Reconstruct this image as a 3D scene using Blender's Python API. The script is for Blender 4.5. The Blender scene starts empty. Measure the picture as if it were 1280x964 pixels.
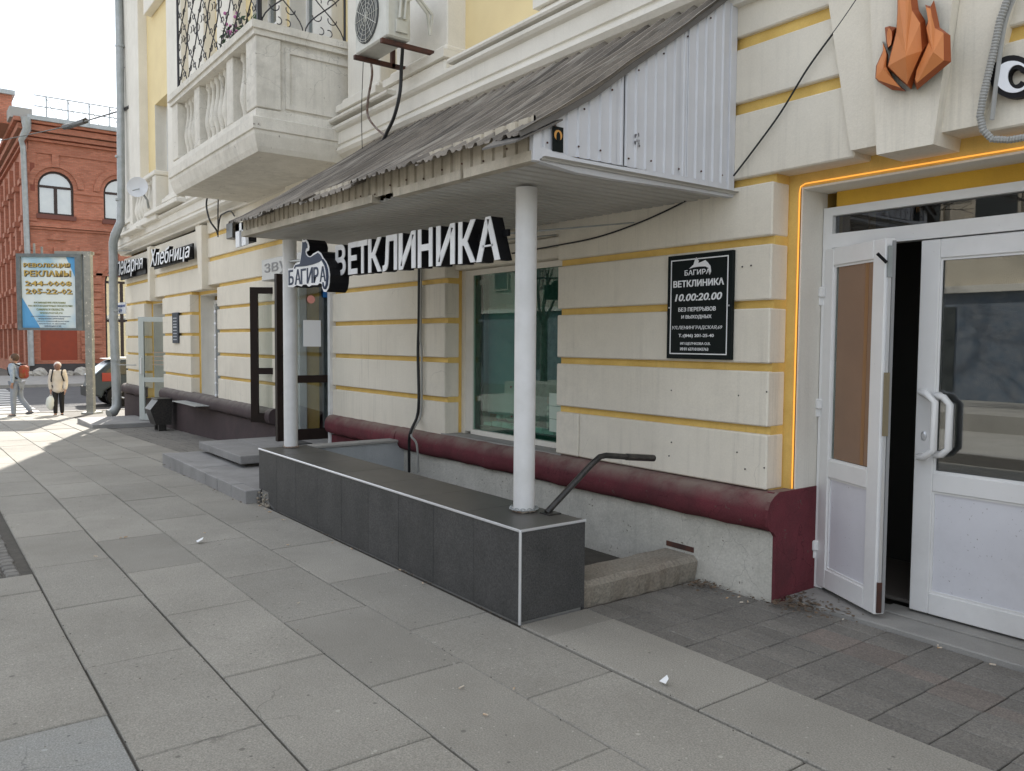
import bpy, bmesh, math, random
from mathutils import Vector, Matrix
from math import radians as RAD, sin, cos, pi
random.seed(7)
SC = bpy.context.scene
COL = SC.collection
# ------------------------------------------------------------------ camera
FW = Vector((-0.799621, 0.5981275, -0.0533826))
RT = Vector((0.5986391, 0.8009828, 0.0075956))
UP = Vector((-0.0473017, 0.0258833, 0.9985452))
CP = Vector((0.0, -4.15, 1.55))
FPX = 1010.0
cam = bpy.data.cameras.new('camera')
camo = bpy.data.objects.new('camera', cam); COL.objects.link(camo)
camo.matrix_world = Matrix(((RT.x, UP.x, -FW.x, CP.x), (RT.y, UP.y, -FW.y, CP.y), (RT.z, UP.z, -FW.z, CP.z), (0, 0, 0, 1)))
cam.sensor_width = 36.0; cam.lens = 36.0 * FPX / 1280.0
cam.clip_start = 0.05; cam.clip_end = 2000
SC.camera = camo
# ------------------------------------------------------------------ world, sun, exposure
SUN_AZ = Vector((-0.942, 0.336, 0)).normalized(); SUN_EL = RAD(33)
w = bpy.data.worlds.new('World'); SC.world = w; w.use_nodes = True
nt = w.node_tree; nt.nodes.clear()
wo = nt.nodes.new('ShaderNodeOutputWorld'); bg = nt.nodes.new('ShaderNodeBackground')
sky = nt.nodes.new('ShaderNodeTexSky'); sky.sky_type = 'NISHITA'; sky.sun_disc = False
sky.sun_elevation = SUN_EL; sky.sun_rotation = math.atan2(SUN_AZ.x, SUN_AZ.y)
sky.dust_density = 0.5; sky.air_density = 1.0
tc = nt.nodes.new('ShaderNodeTexCoord'); mp = nt.nodes.new('ShaderNodeMapping'); mp.inputs['Scale'].default_value = (1, 1, 2.5)
cn = nt.nodes.new('ShaderNodeTexNoise'); cn.inputs['Scale'].default_value = 2.2; cn.inputs['Detail'].default_value = 6; cn.inputs['Roughness'].default_value = .55
cr = nt.nodes.new('ShaderNodeValToRGB'); cr.color_ramp.elements[0].position = .36; cr.color_ramp.elements[1].position = .62
cr.color_ramp.elements[0].color = (.12, .12, .12, 1); cr.color_ramp.elements[1].color = (.92, .92, .92, 1)
mx = nt.nodes.new('ShaderNodeMix'); mx.data_type = 'RGBA'; mx.inputs['B'].default_value = (6.9, 6.85, 6.75, 1)
L = nt.links.new
L(tc.outputs['Generated'], mp.inputs['Vector']); L(mp.outputs[0], cn.inputs['Vector']); L(cn.outputs['Fac'], cr.inputs[0])
L(cr.outputs[0], mx.inputs['Factor']); L(sky.outputs[0], mx.inputs['A']); L(mx.outputs['Result'], bg.inputs['Color'])
bg.inputs['Strength'].default_value = 0.15
L(bg.outputs[0], wo.inputs['Surface'])
sl = bpy.data.lights.new('sun', 'SUN'); sl.energy = 5.0; sl.angle = RAD(0.6); sl.color = (1.0, .94, .85)
so = bpy.data.objects.new('sun', sl); COL.objects.link(so)
sd = Vector((SUN_AZ.x * cos(SUN_EL), SUN_AZ.y * cos(SUN_EL), sin(SUN_EL)))
so.rotation_euler = sd.to_track_quat('Z', 'Y').to_euler(); so.location = (-30, 20, 40)
SC.view_settings.view_transform = 'Standard'; SC.view_settings.look = 'None'
SC.view_settings.exposure = 0.84; SC.view_settings.gamma = 1.0

# ------------------------------------------------------------------ maths helpers
def ray(x, y): return FW + RT * ((x - 640) / FPX) - UP * ((y - 482) / FPX)
def PX(x, y, X): d = ray(x, y); return CP + d * ((X - CP.x) / d.x)
def PY(x, y, Y): d = ray(x, y); return CP + d * ((Y - CP.y) / d.y)
def PZ(x, y, Z): d = ray(x, y); return CP + d * ((Z - CP.z) / d.z)
def PD(x, y, D): return CP + ray(x, y) * D
GP = [(60, 0), (-9, 0), (-15, -.16), (-20.8, -.3), (-25, -.48), (-26.6, -.56)]
def g(X):
    for (a, za), (b, zb) in zip(GP, GP[1:]):
        if X >= b: return za + (zb - za) * (a - X) / (a - b) if X < a else za
    return -.56
def zd(X): return -0.0125 * max(0, -5 - X)

# ------------------------------------------------------------------ materials
MATS = {}
def mat(name, col, col2=None, rough=.8, scale=3., amt=1., bump=0., bscale=60., streak=0., spec=.5, metal=0., fine=0., finescale=150., emit=None, spots=None, spotscale=30, spotth=.72, coat=0., objrand=0., dust=None, gum=None, grime=0., dirt_shade_runs=None, cracks=None):
    if name in MATS: return MATS[name]
    m = bpy.data.materials.new(name); m.use_nodes = True; MATS[name] = m
    n = m.node_tree; b = n.nodes['Principled BSDF']; N = n.nodes.new; K = n.links.new
    b.inputs['Roughness'].default_value = rough; b.inputs['Metallic'].default_value = metal
    b.inputs['Specular IOR Level'].default_value = spec; b.inputs['Coat Weight'].default_value = coat
    if emit:
        b.inputs['Emission Color'].default_value = (*emit[:3], 1); b.inputs['Emission Strength'].default_value = emit[3]
    geo = N('ShaderNodeNewGeometry')
    cur = None
    def mix(a, bcol, fac, mode='MIX'):
        q = N('ShaderNodeMix'); q.data_type = 'RGBA'; q.blend_type = mode
        if isinstance(a, tuple): q.inputs['A'].default_value = (*a, 1)
        else: K(a, q.inputs['A'])
        if isinstance(bcol, tuple): q.inputs['B'].default_value = (*bcol, 1)
        else: K(bcol, q.inputs['B'])
        if isinstance(fac, (int, float)): q.inputs['Factor'].default_value = fac
        else: K(fac, q.inputs['Factor'])
        return q.outputs['Result']
    def noise(sc, vec=None, detail=5, r=.6):
        q = N('ShaderNodeTexNoise'); q.inputs['Scale'].default_value = sc; q.inputs['Detail'].default_value = detail; q.inputs['Roughness'].default_value = r
        K(vec or geo.outputs['Position'], q.inputs['Vector']); return q.outputs['Fac']
    def ramp(v, a, bb):
        q = N('ShaderNodeMapRange'); q.inputs['From Min'].default_value = a; q.inputs['From Max'].default_value = bb; K(v, q.inputs['Value']); return q.outputs[0]
    def mul(v, k):
        q = N('ShaderNodeMath'); q.operation = 'MULTIPLY'; K(v, q.inputs[0]); q.inputs[1].default_value = k; return q.outputs[0]
    cur = tuple(col)
    if col2: cur = mix(cur, tuple(col2), mul(ramp(noise(scale), .35, .65), amt))
    if streak:
        mpn = N('ShaderNodeMapping'); mpn.inputs['Scale'].default_value = (14, 14, .55); K(geo.outputs['Position'], mpn.inputs['Vector'])
        s1 = noise(1.6, mpn.outputs[0], 7, .7); s2 = noise(.9)
        q = N('ShaderNodeMath'); q.operation = 'MULTIPLY'; K(ramp(s1, .5, .72), q.inputs[0]); K(ramp(s2, .42, .62), q.inputs[1])
        dark = tuple(c * .42 for c in col[:3])
        cur = mix(cur, dark, mul(q.outputs[0], streak))
    if fine:
        f = ramp(noise(finescale, None, 3, .7), .3, .7)
        q = N('ShaderNodeMapRange'); K(f, q.inputs['Value']); q.inputs['To Min'].default_value = 1 - fine; q.inputs['To Max'].default_value = 1 + fine
        cb = N('ShaderNodeCombineColor'); [K(q.outputs[0], cb.inputs[i]) for i in range(3)]
        cur = mix(cur, cb.outputs[0], 1.0, 'MULTIPLY')
    if spots:
        cur = mix(cur, tuple(spots), ramp(noise(spotscale, None, 4, .75), spotth, spotth + .05))
    if cracks:
        wn_ = N('ShaderNodeTexNoise'); wn_.inputs['Scale'].default_value = 3.; wn_.inputs['Detail'].default_value = 6; K(geo.outputs['Position'], wn_.inputs['Vector'])
        va = N('ShaderNodeVectorMath'); va.operation = 'MULTIPLY_ADD'; K(wn_.outputs['Color'], va.inputs[0]); va.inputs[1].default_value = (.35, .35, .35); K(geo.outputs['Position'], va.inputs[2])
        vo = N('ShaderNodeTexVoronoi'); vo.feature = 'DISTANCE_TO_EDGE'; vo.inputs['Scale'].default_value = cracks[0]; K(va.outputs[0], vo.inputs['Vector'])
        lt = N('ShaderNodeMapRange'); lt.inputs['From Min'].default_value = cracks[1]; lt.inputs['From Max'].default_value = cracks[1] * .3; K(vo.outputs['Distance'], lt.inputs['Value'])
        q = N('ShaderNodeMath'); q.operation = 'MULTIPLY'; K(lt.outputs[0], q.inputs[0]); K(ramp(noise(.8, None, 3, .5), cracks[2], cracks[2] + .05), q.inputs[1])
        cur = mix(cur, tuple(c * .4 for c in col[:3]), mul(q.outputs[0], .55))
    if dirt_shade_runs:
        mpn = N('ShaderNodeMapping'); mpn.inputs['Scale'].default_value = dirt_shade_runs[0]; K(geo.outputs['Position'], mpn.inputs['Vector'])
        cur = mix(cur, tuple(dirt_shade_runs[1]), mul(ramp(noise(1., mpn.outputs[0], 3, .6), .50, .60), dirt_shade_runs[3])); 
        mpn = N('ShaderNodeMapping'); mpn.inputs['Scale'].default_value = tuple(v * 1.7 for v in dirt_shade_runs[0]); mpn.inputs['Location'].default_value = (3, 1, 7); K(geo.outputs['Position'], mpn.inputs['Vector'])
        cur = mix(cur, tuple(dirt_shade_runs[2]), mul(ramp(noise(1., mpn.outputs[0], 3, .6), .56, .64), dirt_shade_runs[3]))
    if grime:
        a_ = ramp(noise(.55, None, 8, .72), .44, .72); b_ = ramp(noise(7, None, 6, .75), .35, .75)
        q = N('ShaderNodeMath'); q.operation = 'MULTIPLY'; K(a_, q.inputs[0]); K(b_, q.inputs[1])
        cur = mix(cur, tuple(c * .55 for c in col[:3]), mul(q.outputs[0], grime))
    if gum:
        for (sc_, th_, cc) in ((3.1, .045, tuple(c * .45 for c in col[:3])), (4.3, .05, tuple(min(1, c * 1.45) for c in col[:3])), (9.0, .07, tuple(c * .35 for c in col[:3])), (17., .09, tuple(min(1, c * 1.5) for c in col[:3]))):
            vo = N('ShaderNodeTexVoronoi'); vo.inputs['Scale'].default_value = sc_; K(geo.outputs['Position'], vo.inputs['Vector'])
            lt = N('ShaderNodeMapRange'); lt.inputs['From Min'].default_value = th_; lt.inputs['From Max'].default_value = th_ * .7; K(vo.outputs['Distance'], lt.inputs['Value'])
            cur = mix(cur, cc, mul(lt.outputs[0], gum))
    if dust:
        sx = N('ShaderNodeSeparateXYZ'); K(geo.outputs['Normal'], sx.inputs[0]); q = N('ShaderNodeMath'); q.operation = 'MULTIPLY'
        K(ramp(sx.outputs[2], .15, .9), q.inputs[0]); K(ramp(noise(5, None, 6, .7), .2, .6), q.inputs[1]); cur = mix(cur, tuple(dust), q.outputs[0])
    if objrand:
        oi = N('ShaderNodeObjectInfo'); q = N('ShaderNodeMapRange'); K(oi.outputs['Random'], q.inputs['Value']); q.inputs['To Min'].default_value = 1 - objrand; q.inputs['To Max'].default_value = 1 + objrand
        cb = N('ShaderNodeCombineColor'); [K(q.outputs[0], cb.inputs[i]) for i in range(3)]
        cur = mix(cur, cb.outputs[0], 1.0, 'MULTIPLY')
    if isinstance(cur, tuple): b.inputs['Base Color'].default_value = (*cur, 1)
    else: K(cur, b.inputs['Base Color'])
    if bump:
        bn = N('ShaderNodeBump'); bn.inputs['Strength'].default_value = bump; bn.inputs['Distance'].default_value = .01
        K(noise(bscale, None, 6, .65), bn.inputs['Height']); K(bn.outputs[0], b.inputs['Normal'])
    return m
def glass(name, tint=(.8, .85, .85), refl=.12, rough=.0, ior=1.5):
    m = bpy.data.materials.new(name); m.use_nodes = True; n = m.node_tree; n.nodes.clear(); N = n.nodes.new
    o = N('ShaderNodeOutputMaterial'); t = N('ShaderNodeBsdfTransparent'); t.inputs[0].default_value = (*tint, 1)
    gl = N('ShaderNodeBsdfGlossy'); gl.inputs['Roughness'].default_value = rough; gl.inputs[0].default_value = (.95, .97, 1, 1)
    fr = N('ShaderNodeLayerWeight'); fr.inputs[0].default_value = .5; pw = N('ShaderNodeMath'); pw.operation = 'POWER'; pw.inputs[1].default_value = 4.5
    ad = N('ShaderNodeMath'); ad.operation = 'ADD'; ad.use_clamp = True; ad.inputs[1].default_value = refl
    nz = N('ShaderNodeTexNoise'); nz.inputs['Scale'].default_value = 2.5; ge = N('ShaderNodeNewGeometry'); bm_ = N('ShaderNodeBump'); bm_.inputs['Strength'].default_value = .004; bm_.inputs['Distance'].default_value = .02
    mx_ = N('ShaderNodeMixShader'); K = n.links.new
    K(ge.outputs['Position'], nz.inputs['Vector']); K(nz.outputs['Fac'], bm_.inputs['Height']); K(bm_.outputs[0], gl.inputs['Normal'])
    K(fr.outputs['Facing'], pw.inputs[0]); K(pw.outputs[0], ad.inputs[0]); K(ad.outputs[0], mx_.inputs[0]); K(t.outputs[0], mx_.inputs[1]); K(gl.outputs[0], mx_.inputs[2]); K(mx_.outputs[0], o.inputs[0])
    return m
CREAM = mat('cream_plaster', (.79, .74, .635), (.73, .68, .58), cracks=(1.1, .003, .60), grime=.5, scale=1.3, streak=.38, bump=.25, bscale=45, fine=.04, finescale=90, rough=.85, spots=(.25, .22, .19), spotscale=38, spotth=.76)
WHITEP = mat('white_plaster', (.79, .76, .69), (.72, .69, .62), grime=.3, scale=1.7, streak=.2, bump=.25, bscale=50, fine=.04, finescale=90, rough=.85)
OLDP = mat('old_white_plaster', (.74, .71, .64), (.66, .63, .56), cracks=(1.9, .006, .53), grime=1., scale=3.5, streak=.3, bump=.6, bscale=30, fine=.08, rough=.9, spots=(.2, .17, .14), spotscale=9, spotth=.66)
OCHRE = mat('ochre_paint', (.76, .53, .16), (.66, .44, .12), scale=5, bump=.15, fine=.06, streak=.3)
DEEPOCHRE = mat('deep_ochre_paint', (.74, .44, .05), (.64, .37, .045), scale=4, bump=.15, fine=.06, spots=(.6, .55, .45), spotscale=7, spotth=.7)
YELLOW = mat('pale_yellow_paint', (.80, .66, .37), (.75, .61, .34), scale=2, bump=.15, fine=.03)
BURG = mat('burgundy_paint', (.155, .035, .045), (.105, .03, .036), grime=.8, cracks=(2.2, .005, .5), scale=4, bump=.7, bscale=14, fine=.18, rough=.85, spec=.25, dust=(.23, .175, .15), spots=(.12, .08, .07), spotscale=12, spotth=.63)
PURPLE = mat('dark_purple_paint', (.085, .062, .064), (.068, .052, .054), scale=3, bump=.6, bscale=20, fine=.15, rough=.85, spec=.25, dust=(.20, .18, .165), spots=(.2, .18, .17), spotscale=40, spotth=.75)
ROUGHW = mat('rough_white_render', (.60, .58, .52), (.50, .485, .43), cracks=(3.5, .008, .54), scale=2.5, bump=.6, bscale=28, fine=.12, finescale=60, rough=.95, spots=(.13, .115, .09), spotscale=24, spotth=.635, grime=1., streak=.4)
SLAB = mat('granite_slab', (.305, .29, .255), (.262, .248, .216), cracks=(1.0, .004, .60), scale=1.1, bump=.25, bscale=120, fine=.34, finescale=140, rough=.85, objrand=.10, gum=.8, grime=.55, spots=(.42, .41, .39), spotscale=11, spotth=.74)
SLABB = mat('blue_grey_slab', (.272, .282, .275), (.30, .29, .262), cracks=(1.0, .004, .60), scale=1.1, bump=.25, bscale=120, fine=.34, finescale=140, rough=.85, objrand=.10, gum=.8, grime=.55, spots=(.42, .41, .39), spotscale=11, spotth=.74)
PAVER = mat('dark_paver', (.205, .193, .172), (.16, .151, .136), scale=2.3, bump=.5, bscale=110, fine=.4, finescale=120, rough=.9, objrand=.09, gum=.6, grime=.5)
PAVERR = mat('reddish_paver', (.215, .183, .16), (.17, .15, .132), scale=2.3, bump=.5, bscale=110, fine=.4, finescale=120, rough=.9, objrand=.09, gum=.6, grime=.5)
JOINT = mat('joint_soil', (.075, .066, .054), (.05, .045, .035), scale=12, bump=.8, bscale=60)
CONC = mat('grey_concrete', (.33, .32, .30), (.26, .255, .24), scale=3, bump=.3, bscale=60, fine=.1, rough=.9)
STONE = mat('grey_granite_step', (.30, .295, .29), (.24, .235, .23), scale=3, bump=.3, bscale=80, fine=.16, rough=.8, objrand=.1)
KERBST = mat('rough_kerb_stone', (.28, .255, .21), (.235, .20, .16), scale=4, bump=.9, bscale=30, fine=.3, finescale=60, rough=.95)
TILE = mat('dark_grey_tile', (.064, .063, .062), (.046, .046, .045), scale=5, bump=.15, bscale=150, fine=.5, finescale=110, rough=.62, objrand=.05, spots=(.3, .3, .3), spotscale=55, spotth=.78, gum=.35, grime=.0, cracks=None)
TILETOP = mat('dark_grey_top_tile', (.095, .09, .08), (.065, .062, .056), scale=2, bump=.06, bscale=200, fine=.15, finescale=200, rough=.42, objrand=.1)
ALU = mat('aluminium_trim', (.75, .76, .78), rough=.35, metal=.6)
WPAINT = mat('white_metal_paint', (.74, .74, .74), (.67, .67, .66), grime=.3, scale=6, bump=.08, bscale=90, rough=.5, spots=(.15, .14, .13), spotscale=34, spotth=.77, streak=.15)
WPAINT2 = mat('white_ribbed_metal', (.64, .65, .68), (.59, .60, .63), grime=.25, scale=3, rough=.45, streak=.35, bump=.05)
BEIGEM = mat('weathered_beige_metal', (.52, .47, .38), (.36, .32, .25), scale=6, rough=.7, streak=.8, fine=.1, spots=(.12, .10, .08), spotscale=14, spotth=.68)
SOFFIT = mat('white_soffit_metal', (.56, .55, .52), (.48, .47, .44), scale=2, rough=.55, spots=(.1, .1, .09), spotscale=20, spotth=.76)
ROOFM = mat('weathered_grey_roofing', (.27, .24, .205), (.17, .15, .13), scale=2.4, rough=.6, bump=.3, bscale=30, fine=.2, metal=.1, spots=(.5, .49, .48), spotscale=13, spotth=.70, dirt_shade_runs=((15, .7, .7), (.045, .04, .036), (.44, .41, .36), .6))  # streaks put rib shade and metal sheen into the colour, along with dirt
ROOFEDGE = mat('grey_roof_flashing', (.16, .15, .14), (.11, .105, .10), rough=.5, metal=.3)
PVC = mat('white_pvc', (.82, .82, .82), (.77, .77, .76), grime=.5, scale=2, rough=.35, spots=(.16, .14, .12), spotscale=55, spotth=.70)
PVCP = mat('white_pvc_panel', (.74, .745, .79), (.70, .705, .75), grime=.5, scale=2, rough=.4, spots=(.14, .12, .11), spotscale=60, spotth=.66)
BROWNF = mat('dark_brown_frame', (.022, .013, .010), (.017, .011, .009), rough=.6, spec=.2)
BLACK = mat('black_plastic', (.010, .010, .012), rough=.55, spec=.2)
BLACKM = mat('black_paint_metal', (.015, .015, .016), (.05, .045, .04), scale=30, rough=.35)
SILVER = mat('silver_letter_face', (.88, .89, .90), (.76, .77, .79), scale=8, rough=.5, fine=.08)
PLAQ = mat('black_plaque', (.008, .012, .012), rough=.5, spec=.12)
WPRINT = mat('white_print', (.82, .83, .84), rough=.6)
LOGOBLUE = mat('slate_blue_print', (.05, .065, .105), rough=.6, spec=.2)
NEON = mat('amber_led_tube', (.9, .35, .02), emit=(1.0, .47, .09, .48))
ORANGE = mat('orange_facet_paint', (.68, .24, .07), (.64, .23, .075), scale=5, rough=.55)
ORANGED = mat('burnt_orange_edge', (.36, .085, .02), rough=.6)
LEDWHITE = mat('white_sign_face', (.80, .82, .86), rough=.4)
GALV = mat('galvanised_metal', (.42, .44, .45), (.33, .355, .35), scale=5, rough=.5, metal=.35, streak=.2)
RUST = mat('rusty_metal', (.10, .035, .02), (.05, .025, .02), scale=12, rough=.8, bump=.4)
CABLE = mat('black_cable', (.014, .015, .016), rough=.6)
RUSTC = mat('rusty_cable', (.12, .06, .04), (.25, .22, .2), scale=20, rough=.8)
ACW = mat('aged_white_casing', (.62, .62, .57), (.5, .5, .45), scale=5, rough=.5, streak=.4)
ACG = mat('grille_dark', (.06, .065, .065), rough=.6)
IRON = mat('dark_wrought_iron', (.016, .016, .022), rough=.5)
TAN = mat('tan_panel', (.27, .165, .105), (.235, .145, .095), scale=2, rough=.25)
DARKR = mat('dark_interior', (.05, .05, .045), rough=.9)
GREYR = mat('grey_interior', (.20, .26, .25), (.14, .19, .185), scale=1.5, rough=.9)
FLOORR = mat('interior_floor_tile', (.12, .11, .10), rough=.5)
BRICK = None
def brickmat():
    m = bpy.data.materials.new('red_brick'); m.use_nodes = True; n = m.node_tree; b = n.nodes['Principled BSDF']; N = n.nodes.new; K = n.links.new
    geo = N('ShaderNodeNewGeometry'); sp = N('ShaderNodeSeparateXYZ'); cb = N('ShaderNodeCombineXYZ'); ad = N('ShaderNodeMath'); ad.operation = 'ADD'
    K(geo.outputs['Position'], sp.inputs[0]); K(sp.outputs[0], ad.inputs[0]); K(sp.outputs[1], ad.inputs[1]); K(ad.outputs[0], cb.inputs[0]); K(sp.outputs[2], cb.inputs[1])
    br = N('ShaderNodeTexBrick'); br.inputs['Scale'].default_value = 1.; br.inputs['Brick Width'].default_value = .26; br.inputs['Row Height'].default_value = .085; br.inputs['Mortar Size'].default_value = .012
    br.inputs['Color1'].default_value = (.53, .20, .125, 1); br.inputs['Color2'].default_value = (.39, .135, .08, 1); br.inputs['Mortar'].default_value = (.36, .18, .12, 1)
    K(cb.outputs[0], br.inputs['Vector'])
    nz = N('ShaderNodeTexNoise'); nz.inputs['Scale'].default_value = .7; nz.inputs['Detail'].default_value = 6; K(geo.outputs['Position'], nz.inputs['Vector'])
    mr = N('ShaderNodeMapRange'); mr.inputs['To Min'].default_value = .62; mr.inputs['To Max'].default_value = 1.3; K(nz.outputs['Fac'], mr.inputs[0])
    q = N('ShaderNodeMix'); q.data_type = 'RGBA'; q.blend_type = 'MULTIPLY'; q.inputs['Factor'].default_value = 1; K(br.outputs['Color'], q.inputs['A'])
    c2 = N('ShaderNodeCombineColor'); [K(mr.outputs[0], c2.inputs[i]) for i in range(3)]; K(c2.outputs[0], q.inputs['B']); K(q.outputs['Result'], b.inputs['Base Color'])
    bp = N('ShaderNodeBump'); bp.inputs['Strength'].default_value = .5; bp.inputs['Distance'].default_value = .02; K(br.outputs['Fac'], bp.inputs['Height']); bp.invert = True; K(bp.outputs[0], b.inputs['Normal'])
    b.inputs['Roughness'].default_value = .9
    return m
BRICK = brickmat()
GLASS = glass('window_glass', (.75, .8, .8), .10)
GREENG = glass('green_tinted_glass', (.64, .82, .76), .05, .01)
DOORG = glass('door_glass', (.55, .58, .55), .16)
CLEARG = glass('clear_pane', (.86, .88, .86), .02)

# ------------------------------------------------------------------ object helpers
def props(o, label=None, cat=None, group=None, kind=None):
    if label: o['label'] = label
    if cat: o['category'] = cat
    if group: o['group'] = group
    if kind: o['kind'] = kind
    return o
def thing(name, label, cat, loc=(0, 0, 0), group=None, kind=None):
    o = bpy.data.objects.new(name, None); COL.objects.link(o); o.location = loc; o.empty_display_size = .2
    o['_o'] = 1
    return props(o, label, cat, group, kind)
def worg(p):
    v = Vector((0, 0, 0))
    while p is not None: v = v + Vector(p.location); p = p.parent
    return v
class MB:
    def __init__(s): s.v = []; s.f = []
    def add(s, vs, fs):
        n = len(s.v); s.v += [tuple(v) for v in vs]; s.f += [tuple(i + n for i in f) for f in fs]; return s
    def box(s, x0, x1, y0, y1, z0, z1):
        return s.add([(x0, y0, z0), (x1, y0, z0), (x1, y1, z0), (x0, y1, z0), (x0, y0, z1), (x1, y0, z1), (x1, y1, z1), (x0, y1, z1)],
                     [(0, 3, 2, 1), (4, 5, 6, 7), (0, 1, 5, 4), (1, 2, 6, 5), (2, 3, 7, 6), (3, 0, 4, 7)])
    def cbox(s, x0, x1, y0, y1, z0, z1, c=.008):
        b = bmesh.new(); vs = [b.verts.new(p) for p in [(x0, y0, z0), (x1, y0, z0), (x1, y1, z0), (x0, y1, z0), (x0, y0, z1), (x1, y0, z1), (x1, y1, z1), (x0, y1, z1)]]
        for f in [(0, 3, 2, 1), (4, 5, 6, 7), (0, 1, 5, 4), (1, 2, 6, 5), (2, 3, 7, 6), (3, 0, 4, 7)]: b.faces.new([vs[i] for i in f])
        bmesh.ops.bevel(b, geom=b.edges[:], offset=c, segments=1, affect='EDGES')
        b.verts.index_update(); s.add([v.co[:] for v in b.verts], [[v.index for v in f.verts] for f in b.faces]); b.free(); return s
    def prism(s, poly, ax, a0, a1):  # poly of 2D pts; ax axis of extrusion ('x': poly=(y,z), 'y': (x,z), 'z': (x,y))
        n = len(poly)
        def P(p, a): return {'x': (a, p[0], p[1]), 'y': (p[0], a, p[1]), 'z': (p[0], p[1], a)}[ax]
        vs = [P(p, a0) for p in poly] + [P(p, a1) for p in poly]
        return s.add(vs, [tuple(range(n))[::-1], tuple(range(n, 2 * n))] + [(i, (i + 1) % n, n + (i + 1) % n, n + i) for i in range(n)])
    def tube(s, pts, r, n=8, closed=False):
        pts = [Vector(p) for p in pts]; k = len(pts); rings = []; prev = None
        for i, p in enumerate(pts):
            t = (pts[min(i + 1, k - 1)] - pts[max(i - 1, 0)])
            if t.length < 1e-9: t = Vector((0, 0, 1))
            t.normalize()
            a = prev if prev is not None else (Vector((0, 0, 1)) if abs(t.z) < .9 else Vector((1, 0, 0)))
            u = (a - t * a.dot(t))
            if u.length < 1e-6: u = t.orthogonal()
            u.normalize(); v = t.cross(u); prev = u
            rr = r[i] if isinstance(r, (list, tuple)) else r
            rings.append([p + (u * cos(2 * pi * j / n) + v * sin(2 * pi * j / n)) * rr for j in range(n)])
        vs = [q for R_ in rings for q in R_]
        fs = [(i * n + j, i * n + (j + 1) % n, (i + 1) * n + (j + 1) % n, (i + 1) * n + j) for i in range(k - 1) for j in range(n)]
        fs += [tuple(range(n))[::-1], tuple(range((k - 1) * n, k * n))]
        return s.add(vs, fs)
    def sphere(s, c, r, n=10, m=7, sc=(1, 1, 1)):
        vs = []; fs = []
        for i in range(m + 1):
            th = pi * i / m
            for j in range(n): vs.append((c[0] + r * sc[0] * sin(th) * cos(2 * pi * j / n), c[1] + r * sc[1] * sin(th) * sin(2 * pi * j / n), c[2] + r * sc[2] * cos(th)))
        for i in range(m):
            for j in range(n): fs.append((i * n + j, (i + 1) * n + j, (i + 1) * n + (j + 1) % n, i * n + (j + 1) % n))
        return s.add(vs, fs)
    def lathe(s, c, prof, n=12):  # prof (r,z)
        k = len(prof); vs = [(c[0] + r * cos(2 * pi * j / n), c[1] + r * sin(2 * pi * j / n), c[2] + z) for r, z in prof for j in range(n)]
        fs = [(i * n + j, i * n + (j + 1) % n, (i + 1) * n + (j + 1) % n, (i + 1) * n + j) for i in range(k - 1) for j in range(n)]
        return s.add(vs, fs + [tuple(range(n))[::-1], tuple(range((k - 1) * n, k * n))])
    def xf(s, M): s.v = [tuple(M @ Vector(v)) for v in s.v]; return s
    def build(s, name, m, parent=None, smooth=False, label=None, cat=None, group=None, kind=None, origin=None):
        me = bpy.data.meshes.new(name)
        o = bpy.data.objects.new(name, me); COL.objects.link(o)
        base = worg(parent)
        if parent is None and origin is None:
            xs = [v[0] for v in s.v]; ys = [v[1] for v in s.v]; zs = [v[2] for v in s.v]
            origin = ((min(xs) + max(xs)) / 2, (min(ys) + max(ys)) / 2, min(zs))
        off = Vector(origin) if origin is not None else base
        me.from_pydata([(v[0] - off.x, v[1] - off.y, v[2] - off.z) for v in s.v], [], s.f)
        b = bmesh.new(); b.from_mesh(me); bmesh.ops.recalc_face_normals(b, faces=b.faces); b.to_mesh(me); b.free()
        me.materials.append(m)
        if smooth:
            me.polygons.foreach_set('use_smooth', [True] * len(me.polygons))
            try: me.set_sharp_from_angle(angle=RAD(40))
            except Exception: pass
        if parent is not None: o.parent = parent
        o.location = off - base
        return props(o, label, cat, group, kind)
def bx(name, m, parent, x0, x1, y0, y1, z0, z1, c=.006, **k):
    q = MB()
    (q.cbox(x0, x1, y0, y1, z0, z1, c) if c else q.box(x0, x1, y0, y1, z0, z1))
    return q.build(name, m, parent, **k)
def text_mesh(body, bold=.0, shear=0., res=3, spacing=1.0):
    c = bpy.data.curves.new('t', 'FONT'); c.body = body; c.extrude = 0.5; c.offset = bold; c.shear = shear; c.resolution_u = res; c.space_character = spacing
    o = bpy.data.objects.new('t', c); COL.objects.link(o); bpy.context.view_layer.update()
    me = bpy.data.meshes.new_from_object(o.evaluated_get(bpy.context.evaluated_depsgraph_get()))
    vs = [tuple(v.co) for v in me.vertices]; fs = [tuple(p.vertices) for p in me.polygons]
    bpy.data.objects.remove(o); bpy.data.curves.remove(c); bpy.data.meshes.remove(me)
    x0 = min(v[0] for v in vs); x1 = max(v[0] for v in vs); y0 = min(v[1] for v in vs); y1 = max(v[1] for v in vs)
    return [((v[0] - x0) / (x1 - x0), (v[1] - y0) / (y1 - y0), v[2] + .5) for v in vs], fs
def text_on(q, body, O, U, V, Nn, depth, **k):
    """text filling O..O+U (baseline) and O..O+V (height), extruded along Nn by depth"""
    vs, fs = text_mesh(body, **k); O, U, V, Nn = Vector(O), Vector(U), Vector(V), Vector(Nn)
    q.add([tuple(O + U * v[0] + V * v[1] + Nn * (depth * v[2])) for v in vs], fs); return q

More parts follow.
